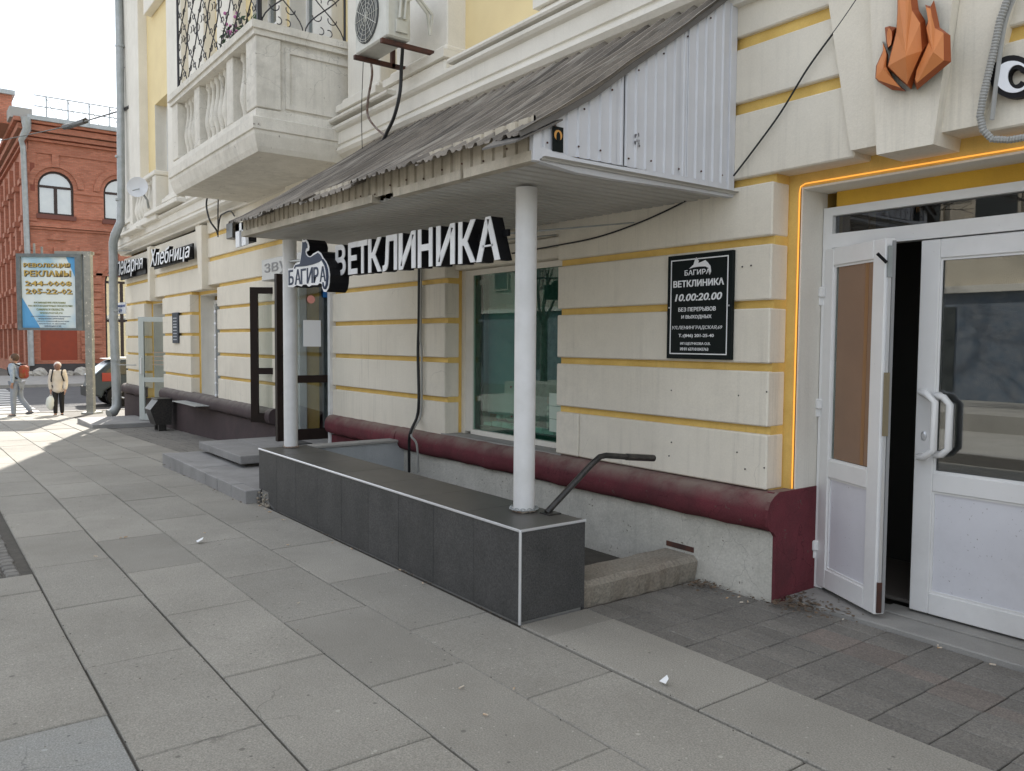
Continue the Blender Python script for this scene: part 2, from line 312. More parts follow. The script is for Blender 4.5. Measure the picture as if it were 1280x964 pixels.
# ================================================================== GROUND
gm = MB()
xs = [60, -9, -15, -20.8, -25, -26.55]
for a, b in zip(xs, xs[1:]):
    gm.add([(b, -7.2, g(b) - .016), (a, -7.2, g(a) - .016), (a, 0.3, g(a) - .016), (b, 0.3, g(b) - .016)], [(0, 1, 2, 3)])
gm.add([(-26.55, .3, -.576), (-20.9, .3, g(-20.9) - .016), (-20.9, 30, g(-20.9) - .016), (-26.55, 30, -.576)], [(0, 1, 2, 3)])
pav = gm.build('pavement', JOINT, None, kind='structure', origin=(0, 0, 0))
BIG = MB().add([(-600, -600, -.76), (600, -600, -.76), (600, 600, -.76), (-600, 600, -.76)], [(0, 1, 2, 3)])
ASPH = mat('asphalt', (.085, .085, .088), (.065, .065, .068), scale=1.2, bump=.3, bscale=80, fine=.15, rough=.9)
BIG.build('ground', mat('ground_soil', (.14, .13, .11), (.1, .1, .085), scale=.3, rough=1), None, kind='structure', origin=(0, 0, 0))
rd = MB().box(-43, -26.75, -90, 90, -.74, -.70)
rd.build('road', ASPH, None, kind='structure')
MB().add([(-26.74, -15.0, -.55), (60, -15.0, -.12), (60, -7.35, -.12), (-26.74, -7.35, -.55)], [(0, 1, 2, 3)]).build('side_road', mat('pale_promenade_paving', (.40, .385, .35), (.34, .325, .295), scale=1.2, fine=.15, rough=.9), None, kind='structure')
kb = MB()
KERB = mat('kerb_granite', (.34, .33, .31), (.28, .27, .26), scale=3, fine=.12, bump=.2)
kerb = thing('kerb', None, None, (0, 0, 0), kind='structure')
for i in range(44):
    y = -7.2 + i * 1.0
    bx('kerb_stone', KERB, kerb, -26.74, -26.56, y + .004, y + .996, -.75, -.555)
for i in range(60):
    x = -26.5 + i * 1.0; z = g(x + .5)
    bx('kerb_stone', KERB, kerb, x + .004, x + .996, -7.35, -7.21, z - .2, z + .0)
fp = MB(); fp.box(-54, -43, -60, 60, -.74, -.56); fp.build('far_pavement', CONC, None, kind='structure')
MB().box(-26.7, 60, -20, -15.0, -.74, -.05).build('opposite_pavement', MATS['pale_promenade_paving'], None, kind='structure')
# crosswalk stripes
ZW = mat('road_marking_white', (.62, .62, .60), (.5, .5, .48), scale=2.5, rough=.8)
cw = thing('crosswalk', None, None, (0, 0, 0), kind='structure')
for i in range(13):
    x = -27.6 - i * 1.18
    MB().box(x - .42, x + .16, -5.2, -.95 + .02 * i, -.70, -.694).build('marking_stripe', ZW, cw)

# paving slabs
slabcache = {}
def slab(sx, sy, name, mt, cx, cy, z, tilt, parent, th=.03, jz=0, c=.006):
    if sx > .3: cx += random.uniform(-.0025, .0025); cy += random.uniform(-.002, .002)
    k = (round(sx, 3), round(sy, 3), mt.name)
    if k not in slabcache:
        me = bpy.data.meshes.new(name); hx, hy = sx / 2, sy / 2
        vs = [(a * hx, b * hy, -th) for a, b in ((-1, -1), (1, -1), (1, 1), (-1, 1))] + [(a * hx, b * hy, -c) for a, b in ((-1, -1), (1, -1), (1, 1), (-1, 1))] + [(a * (hx - c * .8), b * (hy - c * .8), 0) for a, b in ((-1, -1), (1, -1), (1, 1), (-1, 1))]
        fs = [(8, 9, 10, 11)] + [(i, (i + 1) % 4, 4 + (i + 1) % 4, 4 + i) for i in range(4)] + [(4 + i, 4 + (i + 1) % 4, 8 + (i + 1) % 4, 8 + i) for i in range(4)]
        me.from_pydata(vs, [], fs); me.materials.append(mt); slabcache[k] = me
    o = bpy.data.objects.new(name, slabcache[k]); COL.objects.link(o); o.parent = parent
    o.location = (cx, cy, z + jz); o.rotation_euler = (random.uniform(-.0015, .0015), tilt + random.uniform(-.0012, .0012), random.uniform(-.0012, .0012))
    return o
rows = [(-1.0, -1.5, -2.21 + .0), (-1.51, -2.025, -2.715), (-2.025, -2.53, -2.19), (-2.53, -3.03, -2.67), (-3.03, -3.52, -2.12), (-3.52, -4.03, -2.58), (-4.03, -4.54, -2.1), (-4.54, -5.05, -2.6), (-5.05, -5.56, -2.1), (-5.56, -6.07, -2.6)]
cnt = 0
for ri, (ya, yb, ph) in enumerate(rows):
    pitch = 1.03
    x = ph + pitch * 3
    while x > -25.2:
        xa, xb = x, x - pitch
        xm = (xa + xb) / 2
        x = xb
        if ri == 0 and (-10.8 < xm < -3.3): continue
        if -10.75 < xm < -3.4 and ri == 0: continue
        if ri == 5 and -8.9 < xm < -6.1: continue
        if ri >= 6 and -8.9 < xm < -6.1 and ri < 8: continue
        sl_ = (g(xa) - g(xb)) / (xa - xb)
        slab(pitch - .0075, abs(ya - yb) - .009, 'paving_slab', SLABB if (ri == 5 and -3.4 < xm < -2.9) else SLAB, xm, (ya + yb) / 2, (g(xa) + g(xb)) / 2, -math.atan(sl_), pav, jz=random.uniform(-.0025, .0025)); cnt += 1
slab(.245, .489, 'paving_slab', SLAB, -3.335, -1.25, 0, 0, pav)
slab(.425, .498, 'paving_slab', SLAB, -5.887, -3.775, 0, 0, pav)
# pavers by the door
for i in range(16):
    x1 = -3.46 + i * .2475 + (.0 if i else 0)
    for j in range(9):
        y0 = -1.0 + j * .1195
        if x1 + .2 < -2.9 and y0 > -.16: continue
        red = (abs((x1 + 2.0) * .2 + (y0 + .42)) < .10 and x1 > -2.5) and random.random() < .75
        slab(.2475 - .006, .1195 - .005, 'paver', PAVERR if red else PAVER, x1 + .12, y0 + .06, .0, 0, pav, jz=-.004 + random.uniform(-.002, .002), c=.004)
# coarse pavers along the left facade (stuff)
pv = MB()
x = -10.9
while x > -17.3:
    y = -1.45
    while y < -.02:
        if not (x > -11.2 and False):
            z = g(x - .1) - .006
            pv.box(x - .196, x - .004, y + .003, y + .092, z - .02, z + random.uniform(-.003, .003))
        y += .097
    x -= .2
pv.build('small_pavers', PAVER, None, kind='stuff', origin=(-14, -.7, -.2), label='small dark concrete pavers laid beside the purple plinth', cat='paving')
# landing in front of the door
MB().cbox(-2.875, 1.5, .085, .46, -.03, .022, .006).build('landing', CONC, pav)
MB().cbox(-2.4, -2.2 + .86, .30, .46, .02, .034, .004).build('threshold', CONC, pav)
# tree pit: cobbles
cb_ = MB()
for i in range(27):
    for j in range(9):
        cx = -8.72 + i * .098 + random.uniform(-.01, .01); cy = -4.42 + j * .098 + random.uniform(-.008, .008)
        cb_.cbox(cx - .042, cx + .042, cy - .042, cy + .042, -.05, .004 + random.uniform(-.006, .004), .012)
cb_.build('cobbles', mat('cobble_stone', (.22, .21, .19), (.15, .145, .135), scale=6, bump=.6, bscale=50, fine=.2, rough=.9), None, kind='stuff', origin=(-7.4, -4, 0), label='small square cobbles paving the tree pit at the left edge', cat='cobbles')
MB().add([(-8.85, -4.55, -.012), (-6.12, -4.55, -.012), (-6.12, -3.53, -.012), (-8.85, -3.53, -.012)], [(0, 1, 2, 3)]).build('tree_pit', JOINT, pav)

# ================================================================== FACADE BUILDING
bld = thing('corner_building', 'cream and ochre plastered corner building with banded blocks and white cornice', 'building', (-10, 0, 0))
BAYS = {'A': (-2.97, -1.25), 'B': (-6.634, -4.954), 'D': (-11.12, -9.22), 'F': (-15.39, -13.77), 'H': (-18.95, -17.36), 'Z': (1.4, 3.0)}
PIERS = [(-1.25, 1.4, 0), (-4.954, -2.97, 0), (-9.22, -6.634, 0), (-13.77, -11.12, -.10), (-17.36, -15.39, -.14), (-20.85, -18.95, -.18)]
COURSE = [(.665, 1.0), (1.05, 1.384), (1.434, 1.768), (1.818, 2.152), (2.202, 2.52)]
YF = .17  # ochre recess plane
def offz(x0, x1): return zd((x0 + x1) / 2)
for (x0, x1, _) in PIERS:
    o_ = offz(x0, x1)
    for k, (z0, z1) in enumerate(COURSE):
        if x0 < -4.9 and x1 > -3 and k == 0:
            bx('block', CREAM, bld, x0, x0 + .27, -.004, .165, z0 + o_, z1 + o_, .010)
            bx('block', CREAM, bld, x0 + .275, x1, 0, .165, z0 + o_, z1 + o_, .008)
        else:
            bx('block', CREAM, bld, x0, x1, random.uniform(-.003, .003), .165, z0 + o_, z1 + o_, .008)
    # core behind with joints showing ochre; joint face 0.07 back
    MB().box(x0 + .006, x1 - .006, .042, .6, .40 + o_, 2.60 + o_).build('joint_band', OCHRE, bld)
# wall core at ochre plane around openings
def zr(x0, x1): return offz(x0, x1)
spans = sorted([b for b in BAYS.values()])
edge = -20.82
for (a, b) in spans + [(6, 6)]:
    o_ = zr(edge, a)
    if a > edge:
        aa = a + .08 if a in (BAYS['A'][0], BAYS['D'][0], BAYS['F'][0], BAYS['H'][0]) else a
        MB().box(max(edge - .08, -20.82) if edge > -20.8 else -20.82, aa, YF, .62, -1.3, 2.58 + o_).build('wall', OCHRE, bld)
    edge = b
for nm in ('A', 'D', 'F', 'H'):
    a, b = BAYS[nm]; o_ = zr(a, b)
    MB().box(a - .2, b + .2, YF + .002, .62, 2.49 + o_, 2.60 + o_).build('lintel', OCHRE, bld)
    # white reveals
    for (xa, xb) in ((a + .075, a + .09), (b - .09, b - .075)):
        MB().box(xa, xb, YF - .0, .43, .0 + (0.3 if nm != 'A' else .65) + o_, 2.49 + o_).build('reveal', WHITEP, bld)
    MB().box(a + .08, b - .08, YF + .004, .43, 2.478 + o_, 2.492 + o_).build('reveal', WHITEP, bld)
# continuous courses above openings
def course(x0, x1, z0, z1, nm='block', m=CREAM, y0=0.0, o=None):
    o_ = offz(x0, x1) if o is None else o
    bx(nm, m, bld, x0, x1, y0, .18, z0 + o_, z1 + o_, .008)
cuts = [3.2, -1.80, -2.46, -4.9, -7.6, -10.0, -11.2, -14.1, -14.95, -18.0, -18.42, -20.85]
segs = [(-1.80, 3.2), (-5.5, -2.46), (-9.4, -5.5), (-14.27, -9.4), (-17.98, -14.78), (-20.85, -18.42)]
for (x0, x1) in segs:
    course(x0, x1, 2.57, 2.965)
    if x0 < -15:
        course(x0, x1, 3.03, 3.62)
        MB().box(x0, x1, .04, .6, 2.605 + offz(x0, x1), 3.5 + offz(x0, x1)).build('joint_band', OCHRE, bld)
    else:
        course(x0, x1, 3.035, 3.36); course(x0, x1, 3.435, 3.66 - .5 * zd(x0))
        MB().box(x0, x1, .035, .6, 2.605 + offz(x0, x1), 3.6 + offz(x0, x1)).build('joint_band', OCHRE, bld)
# keystones
def keyst(xl0, xr0, xl1, xr1, z0, z1, y0=-.07, m=CREAM, yb=.18):
    q = MB(); q.prism([(xl0, z0), (xr0, z0), (xr1, z1), (xl1, z1)], 'y', y0, yb); q.build('keystone', m, bld)
keyst(-2.275, -1.985, -2.36, -1.87, 2.535, 3.66, -.10)
keyst(-2.46, -2.28, -2.66, -2.365, 2.60, 3.66, -.035)
keyst(-1.98, -1.80, -1.865, -1.56, 2.60, 3.66, -.035)
keyst(-14.62, -14.44, -14.86, -14.62, 2.42, 3.56, -.03); keyst(-14.43, -14.26, -14.61, -14.25, 2.42, 3.5, -.10)
keyst(-18.3, -18.12, -18.45, -18.12, 2.36, 3.5, -.03); keyst(-18.12, -17.98, -18.12, -17.9, 2.36, 3.46, -.10)
keyst(-10.35, -9.95, -10.5, -9.8, 2.48, 3.6, -.08); keyst(-6.0, -5.6, -6.15, -5.45, 2.5, 3.62, -.08)
# main mass, roof, end walls, upper wall
MB().box(-20.85, 3.2, 2.6, 14, -1.3, 10.3).build('rear_wall', YELLOW, bld)
MB().box(-20.85, -20.6, .62, 2.6, -.9, 10.3).build('end_wall', YELLOW, bld)
MB().box(3.0, 3.2, .62, 2.6, -.9, 10.3).build('end_wall', YELLOW, bld)
MB().box(-20.85, 3.2, .62, 2.6, 3.0, 3.4).build('floor_slab', DARKR, bld)
MB().box(-21.2, 3.4, -.5, 14.2, 10.3, 10.6).build('roof', GALV, bld)
for xa in (-19.5, -16.3, -12.9, -7.9, -3.3, 1.2):
    MB().box(xa - .1, xa + .1, .62, 2.6, -1, 3.0).build('partition_wall', GREYR, bld)
MB().box(-20.6, 3.0, 2.5, 2.6, -1.2, 3.0).build('back_wall', GREYR, bld)
MB().box(-20.6, 3.0, .62, 2.6, -.4, .05).build('shop_floor', FLOORR, bld)
# upper wall with openings: build as strips between windows
UPW = [(-18.15, -16.55), (-12.2, -11.1), (-10.75, -9.75), (-3.0, -1.4)]
UZ = (4.86, 6.75)
ex = -20.80
for (a, b) in UPW + [(3.2, 3.2)]:
    MB().box(ex, a, .10, .62, 3.9, 10.29).build('upper_wall', YELLOW, bld)
    if b > a:
        lo = UZ[0] if b < -16 else (4.3 if b < -9 else UZ[0])
        hi = 6.42 if b < -16 else 6.75
        MB().box(a, b, .10, .62, 3.9, lo).build('upper_wall', YELLOW, bld)
        MB().box(a, b, .10, .62, hi, 10.29).build('upper_wall', YELLOW, bld)
        fr = MB(); fr.box(a, a + .06, .32, .4, lo, hi); fr.box(b - .06, b, .32, .4, lo, hi); fr.box(a + .06, b - .06, .32, .4, lo, lo + .06); fr.box(a + .06, b - .06, .32, .4, hi - .06, hi); fr.box((a + b) / 2 - .03, (a + b) / 2 + .03, .325, .395, lo + .06, hi - .06); fr.box(a + .06, b - .06, .33, .39, hi - .55, hi - .5)
        wn = fr.build('window', PVC, bld); MB().box(a + .06, b - .06, .35, .36, lo + .06, hi - .06).build('pane', GLASS, wn)
        bx('window_reveal', WHITEP, bld, a - .002, a + .012, .098, .33, lo, hi, 0)
    ex = b
MB().box(-20.6, 3.0, 1.5, 1.55, 3.4, 10.29).build('upper_room_wall', DARKR, bld)
# pilasters on the upper floor
def pilaster(x0, x1, y0=-.10, base=True, ztop=10.25):
    bx('pilaster', WHITEP, bld, x0, x1, y0, .11, 4.2, ztop, .01)
    if base:
        bx('pilaster_base', WHITEP, bld, x0 - .07, x1 + .07, y0 - .07, .12, 3.99, 4.13, .02)
        q = MB(); q.prism([(x0 - .10, y0 - .10), (x1 + .10, y0 - .10), (x1 + .10, .12), (x0 - .10, .12)], 'z', 4.13, 4.20); q.build('pilaster_base', WHITEP, bld)
        bx('pilaster_base', WHITEP, bld, x0 - .05, x1 + .05, y0 - .05, .115, 4.205, 4.27, .02)
pilaster(-7.42, -6.45); pilaster(-8.55, -7.78); pilaster(-4.95, -4.0)
pilaster(-20.80, -19.9, -.05); pilaster(-19.72, -18.75, -.08)
pilaster(-16.28, -15.3, -.12); pilaster(-14.9, -14.0, -.1); pilaster(-13.3, -12.5, -.1); pilaster(-11.0, -10.85, 0., False); pilaster(-9.65, -9.1, -.05, False); pilaster(-.9, .1)
# cornice (profile swept along the facade, sheared gently)
prof = [(.10, 3.62), (-.055, 3.625), (-.065, 3.655), (-.10, 3.675), (-.155, 3.70), (-.185, 3.735), (-.18, 3.77), (-.155, 3.785), (-.155, 3.80), (-.175, 3.805), (-.18, 3.93), (-.215, 3.945), (-.235, 3.965), (-.235, 3.995), (-.17, 4.012), (.10, 4.02)]
def sweep(name, prof, x0, x1, zo0, zo1, m, parent, endret=None):
    n = len(prof); vs = [(x0, y, z + zo0) for y, z in prof] + [(x1, y, z + zo1) for y, z in prof]
    q = MB().add(vs, [tuple(range(n)), tuple(range(n, 2 * n))[::-1]] + [(i, n + i, n + i + 1, i + 1) for i in range(n - 1)])
    return q.build(name, m, parent)
def zc(x): return -.0062 * max(0, -4 - x)
for a, b in ((-20.85 - .12, -12.2), (-12.2, -7.3), (-7.3, -5.75), (-5.75, 3.2)):
    sweep('cornice', prof, a, b, zc(a), zc(b), WHITEP, bld)
sweep('cornice_lip', [(.0, 4.02), (-.26, 4.02), (-.275, 4.035), (-.27, 4.06), (0, 4.075)], -12.0, -7.3, -.03, -.01, OLDP, bld)
sweep('cornice_lip', [(.0, 4.012), (-.25, 4.014), (-.262, 4.03), (-.26, 4.05), (0, 4.06)], -6.2, 3.2, -.005, .0, WHITEP, bld)
# return of the cornice round the left corner
q = MB(); n = len(prof); q.add([(-20.85 + (y - .0), -.2 * 0 + y, z + zc(-20.85)) for y, z in prof] + [(-20.85 + y, 14, z + zc(-20.85)) for y, z in prof], [tuple(range(n)), tuple(range(n, 2 * n))] + [(i, n + i, n + i + 1, i + 1) for i in range(n - 1)])
q.build('cornice', WHITEP, bld)
# window parapet with balusters under the left upper window
def baluster(cx, cy, z0, z1, r, parent, name='baluster', m=OLDP, n=9):
    h = z1 - z0; pr = [(.75, 0), (.75, .05), (.45, .08), (.55, .16), (.95, .3), (1., .38), (.8, .5), (.5, .66), (.38, .8), (.45, .88), (.75, .91), (.75, .98), (.75, 1)]
    return MB().lathe((cx, cy, z0), [(r * a, h * b) for a, b in pr], n).build(name, m, parent, smooth=True)
wp = bx('window_parapet', WHITEP, bld, -18.9, -16.6, -.30, -.02, 4.70, 4.79, .015)
bx('window_parapet', WHITEP, bld, -18.9, -16.6, -.28, -.02, 3.86, 3.98, .015)
for xx in (-18.75, -16.75): bx('window_parapet', WHITEP, bld, xx - .12, xx + .12, -.27, .1, 3.98, 4.70, .01)
MB().box(-18.6, -16.9, -.06, .1, 3.98, 4.70).build('window_parapet', WHITEP, bld)
for i in range(7): baluster(-18.5 + i * .26, -.17, 3.98, 4.70, .085, wp, m=WHITEP)
# ledges carrying the window parapet
bx('ledge', WHITEP, bld, -17.3, -14.9, -.34, .1, 3.96, 4.04, .01); bx('ledge', WHITEP, bld, -19.4, -17.9, -.36, .1, 3.8, 3.86, .01)
bx('window_hood', WHITEP, bld, -18.3, -16.9, -.06, .1, 8.25, 9.2, .01)
# plinth
rollp = [(0.05, .425), (-.02, .425), (-.045, .43), (-.075, .441), (-.096, .468), (-.106, .515), (-.102, .57), (-.08, .615), (-.045, .643), (0.05, .662)]
def plinth(x0, x1, m, mroll, zb, dz=0., endcap=None, yw=-.02, z1=.41):
    MB().box(x0, x1, yw, .17, zb, z1 + dz).build('plinth', m, bld)
    n = len(rollp); N_ = 6
    q = MB(); vs = []; 
    nx = max(2, int((x1 - x0) / .16))
    for i in range(nx + 1):
        x = x0 + (x1 - x0) * i / nx
        jx = random.uniform(-.007, .007)
        vs += [(x, y + (jx if y < -.03 else 0), z + dz + (jx if y < -.03 else 0)) for y, z in rollp]
    fs = [tuple(range(n)), tuple(range(nx * n, nx * n + n))[::-1]] + [(k * n + i, (k + 1) * n + i, (k + 1) * n + i + 1, k * n + i + 1) for k in range(nx) for i in range(n - 1)]
    q.add(vs, fs); q.build('plinth_roll', mroll, bld, smooth=True)
plinth(-7.46, -2.895, ROUGHW, BURG, -1.25, z1=.42)
plinth(-9.22, -7.46, BURG, BURG, -.3)
# burgundy end of the plinth, returning into the doorway
q = MB(); q.prism([(-.022, -.05), (-.024, .40), (-.05, .43), (-.08, .441), (-.101, .468), (-.111, .515), (-.107, .57), (-.085, .617), (-.05, .645), (.0, .668), (.40, .668), (.40, -.05)], 'x', -2.895, -2.872); q.build('plinth_return', BURG, bld)
bx('plinth_return', BURG, bld, -2.96, -2.893, .0, .41, -.05, .40, .004)
bx('plinth_return', BURG, bld, -2.96, -2.893, .0, .41, .40, .664, .004)
plinth(-17.30, -11.12, PURPLE, PURPLE, -.6, dz=-.065, yw=-.01)
plinth(-20.95, -18.95, PURPLE, PURPLE, -.7, dz=-.14, yw=-.03)
plinth(-1.33, 1.4, ROUGHW, BURG, -.2)
# window B
wB = MB()
a, b, z0, z1 = -6.57, -4.90, .685, 2.235
wB.box(a, a + .12, .20, .27, z0, z1); wB.box(b - .1, b, .20, .27, z0, z1); wB.box(a + .12, b - .1, .20, .27, z1 - .05, z1); wB.box(a + .12, b - .1, .18, .27, z0 - .02, z0 + .025)
fB = wB.build('window', WHITEP, bld, label='shop window frame with green tinted pane'); MB().box(a + .12, b - .1, .215, .225, z0 + .025, z1 - .05).build('pane', GREENG, fB)
GREENF = mat('green_frame', (.01, .05, .04), rough=.4)
q = MB(); q.box(a + .12, a + .19, .232, .28, z0 + .03, z1 - .05); q.box(a + .12, b - .1, .232, .28, z0 + .027, z0 + .07); q.build('inner_frame', GREENF, fB)
bx('window_header', CREAM, bld, -6.62, -4.93, .10, .40, 2.24, 2.33, .01); bx('window_header', WHITEP, bld, -6.60, -4.93, .14, .40, 2.335, 2.42, .008); bx('window_header', CREAM, bld, -6.63, -4.93, .05, .40, 2.425, 2.58, .008)
bx('window_jamb', CREAM, bld, -6.634, -6.57, .19, .5, .62, 2.24, .006)
MB().box(-6.7, -4.9, .0, .28, .55, .662).build('sill', CONC, bld)
# window F
def simple_window(a, b, z0, z1, y, m=PVC, gm=GLASS, name='window', fw=.07):
    q = MB(); q.box(a, a + fw, y, y + .07, z0, z1); q.box(b - fw, b, y, y + .07, z0, z1); q.box(a + fw, b - fw, y, y + .07, z0, z0 + fw); q.box(a + fw, b - fw, y, y + .07, z1 - fw, z1)
    o = q.build(name, m, bld); MB().box(a + fw, b - fw, y + .03, y + .04, z0 + fw, z1 - fw).build('pane', gm, o); return o
oF = zr(*BAYS['F']); simple_window(-15.30, -13.86, .60 + oF, 2.40 + oF, .40)
MB().box(-15.3, -13.86, YF, .47, .50 + oF, .60 + oF).build('sill', WHITEP, bld)
bx('window_ledge', GALV, bld, -15.35, -13.9, -.34, .3, .555 + oF, .567 + oF, .002)
# string lights (small white bulbs) down the pier edge beside window F
sb = thing('bulb_string', 'string of small white bulbs hanging down the pier edge by the far shop window', 'string lights', (-13.8, -.02, .5))
MB().tube([(-13.76, -.02, 2.1), (-13.77, -.02, .5)], .004, 5).build('wire', CABLE, sb)
for i in range(8): MB().sphere((-13.80, -.02, 2.02 - i * .20), .028, 8, 5).build('bulb', LEDWHITE, sb, smooth=True)
# bay H : recessed shop door way in white
oH = zr(*BAYS['H']); simple_window(-18.86, -17.45, .0 + oH, 2.45 + oH, .42, name='door_frame')
# bay D inner: vestibule
oD = zr(*BAYS['D'])
q = MB(); q.box(-11.05, -10.98, .30, .40, .22, 2.42); q.box(-9.37, -9.30, .30, .40, .22, 2.42); q.box(-10.98, -9.37, .30, .40, 2.32, 2.42)
q.build('door_frame', PVC, bld)
MB().box(-11.1, -9.2, .2, 2.6, .05, .24).build('vestibule_floor', CONC, bld)
MB().box(-9.27, -9.2, -.035, .17, .1, 2.53).build('door_trim', WPAINT, bld)

# ---- door A (white PVC double door)
XH = -2.877
q = MB()
q.box(-2.875, -2.815, .385, .46, .03, 2.385); q.box(-2.815, 1.0 - 2.32, .385, .46, 2.335, 2.385); q.box(-2.815, -1.33, .385, .46, 2.14, 2.225)
q.box(-1.39, -1.33, .385, .46, .03, 2.14); q.box(-1.33, -1.27, .385, .46, .03, 2.385)
dfr = q.build('door_frame', PVC, bld)
MB().box(-2.815, -1.33, .42, .428, 2.225, 2.335).build('transom_pane', glass('transom_glass', (.6, .6, .6), .09), dfr)
bx('lintel_face', DEEPOCHRE, bld, -2.80, -1.25, .40, .5, 2.386, 2.478, 0)
def pvc_leaf(name, wl, z0, z1, M, hinge_side, zmid0, zmid1, glassm, handles, fw=.105):
    """local: x from 0..wl along the leaf, y thickness 0 (outer)..065, z"""
    def B(q): return q.xf(M)
    q = MB()
    for (xa, xb, za, zb) in ((0, fw, z0, z1), (wl - fw, wl, z0, z1), (fw, wl - fw, z0, z0 + .12), (fw, wl - fw, z1 - fw, z1), (fw, wl - fw, zmid0, zmid1)):
        q.cbox(xa + .0004, xb - .0004, 0, .062, za + .0004, zb - .0004, .004)
    leaf = B(q).build(name, PVC, bld)
    B(MB().box(fw, wl - fw, .024, .034, zmid1, z1 - fw)).build('pane', glassm, leaf)
    B(MB().box(fw, wl - fw, .018, .044, z0 + .12, zmid0)).build('panel', PVCP, leaf)
    q = MB()
    for za, zb in ((z0 + .12, zmid0), (zmid1, z1 - fw)):
        for (xa, xb, zc0, zc1) in ((fw, fw + .012, za, zb), (wl - fw - .012, wl - fw, za, zb), (fw + .012, wl - fw - .012, za, za + .012), (fw + .012, wl - fw - .012, zb - .012, zb)):
            q.box(xa, xb, .010, .018, zc0, zc1)
    B(q).build('bead', PVC, leaf)
    for hx in handles:
        hz0, hz1 = .93, 1.29
        pts = [(hx, .0, hz1), (hx + .0, -.045, hz1), (hx + .04, -.065, hz1 - .008), (hx + .088, -.07, hz1 - .05), (hx + .088, -.07, hz0 + .05), (hx + .04, -.065, hz0 + .008), (hx, -.045, hz0), (hx, 0, hz0)]
        B(MB().tube(pts, .0195, 10)).build('handle', PVC, leaf, smooth=True)
    return leaf
MR = Matrix.Translation((-2.273, .392, 0))
rl = pvc_leaf('door', .94, .048, 2.133, MR, 1, .74, .845, DOORG, (.05,))
rl['label'] = 'closed white door leaf with dark glass'
q = MB(); hx = .125
pts = [(hx, .015, 1.275), (hx, -.02, 1.275), (hx + .04, -.03, 1.268), (hx + .075, -.032, 1.23), (hx + .075, -.032, .99), (hx + .04, -.03, .955), (hx, -.02, .948), (hx, .015, .948)]
q.tube(pts, .0195, 10).xf(MR).build('handle', PVC, rl, smooth=True)  # inner handle, placed on the outer face so that light reaches it
MB().lathe((0, 0, 0), [(.016, 0), (.016, .006), (.010, .010)], 10).xf(MR @ Matrix.Translation((.052, 0, 1.045)) @ Matrix.Rotation(RAD(90), 4, 'X') @ Matrix.Diagonal((1, 1.7, 1, 1))).build('keyhole', ALU, rl)
ang = math.atan2(.13 - .392, -2.34 + 2.877)
ML = Matrix.Translation((-2.872, .392, 0)) @ Matrix.Rotation(ang, 4, 'Z')
ll = pvc_leaf('door', .597, .048, 2.133, ML, 0, .74, .845, CLEARG, ())
ll['label'] = 'narrow white door leaf standing ajar'
MB().box(.135, .488, .0195, .0215, .86, 2.02).xf(ML).build('tan_stand_in', TAN, ll); MB().box(.40, .43, .0178, .0192, .86, 2.02).xf(ML).build('stand_in_strip', mat('orange_brown_strip', (.30, .16, .07)), ll); MB().box(.108, .132, .037, .045, .86, 2.02).xf(ML).build('bead', PVC, ll)  # added tan sheet and strip replace the unlit panel behind this pane
MB().box(.598, .604, .014, .034, .10, 2.10).xf(ML).build('lock_strip', ALU, ll)
MB().box(.598, .606, .040, .058, .06, 2.12).xf(ML).build('seal', mat('grey_seal', (.3, .3, .3)), ll)
for za in (.14, 2.0):
    q = MB(); q.box(.600, .612, .01, .035, za - .08, za + .09); q.xf(ML).build('bolt', RUST if za < 1 else GALV, ll)
MB().box(.603, .612, .01, .040, 1.05, 1.40).xf(ML).build('lock_plate', mat('brass_plate', (.30, .25, .16), metal=.5, rough=.5), ll)
MB().tube([(.607, .0, 2.0), (.607, -.055, 2.045)], .010, 6).xf(ML).build('bolt_lever', BLACK, ll)
for hz in (.28, 1.17, 1.86):
    q = MB(); q.cbox(-.012, .03, -.034, .004, hz - .02, hz + .045, .008); q.cbox(-.02, .012, -.028, .004, hz - .07, hz - .01, .006); q.xf(ML).build('hinge', PVC, ll)
# vestibule side and dark interior
MB().box(-2.96, -2.93, .47, 1.25, .03, 2.45).build('vestibule_panel', TAN, bld)
MB().box(-2.925, -2.91, .98, 1.05, .03, 2.45).build('vestibule_strip', mat('ochre_strip', (.5, .3, .08)), bld)
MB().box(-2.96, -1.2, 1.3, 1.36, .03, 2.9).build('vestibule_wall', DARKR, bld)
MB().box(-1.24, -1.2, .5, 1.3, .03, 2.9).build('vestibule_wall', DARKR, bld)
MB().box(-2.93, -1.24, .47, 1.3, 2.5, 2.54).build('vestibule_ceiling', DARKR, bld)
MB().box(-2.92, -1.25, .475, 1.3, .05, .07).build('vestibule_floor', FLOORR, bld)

# brown aluminium doors of bay D
def brown_leaf(wl, z0, z1, M, stile, label, zm, glassm=CLEARG):
    q = MB()
    for (xa, xb, za, zb) in ((0, stile, z0, z1), (wl - stile, wl, z0, z1), (stile, wl - stile, z0, z0 + .13), (stile, wl - stile, z1 - .09, z1), (stile, wl - stile, zm, zm + .09)):
        q.box(xa, xb, 0, .055, za, zb)
    leaf = q.xf(M).build('door', BROWNF, bld, label=label)
    MB().box(stile, wl - stile, .022, .030, z0 + .13, z1 - .09).xf(M).build('pane', glassm, leaf)
    return leaf
def Mline(p0, p1): 
    d = Vector((p1[0] - p0[0], p1[1] - p0[1])); return Matrix.Translation((p0[0], p0[1], 0)) @ Matrix.Rotation(math.atan2(d.y, d.x), 4, 'Z')
oL = brown_leaf(.62, .385, 2.30, Mline((-11.40, -.26), (-11.03, .24)), .105, 'dark brown glazed leaf folded back against the cream blocks', 1.07)
pD0 = PZ(345, 552, .37); 
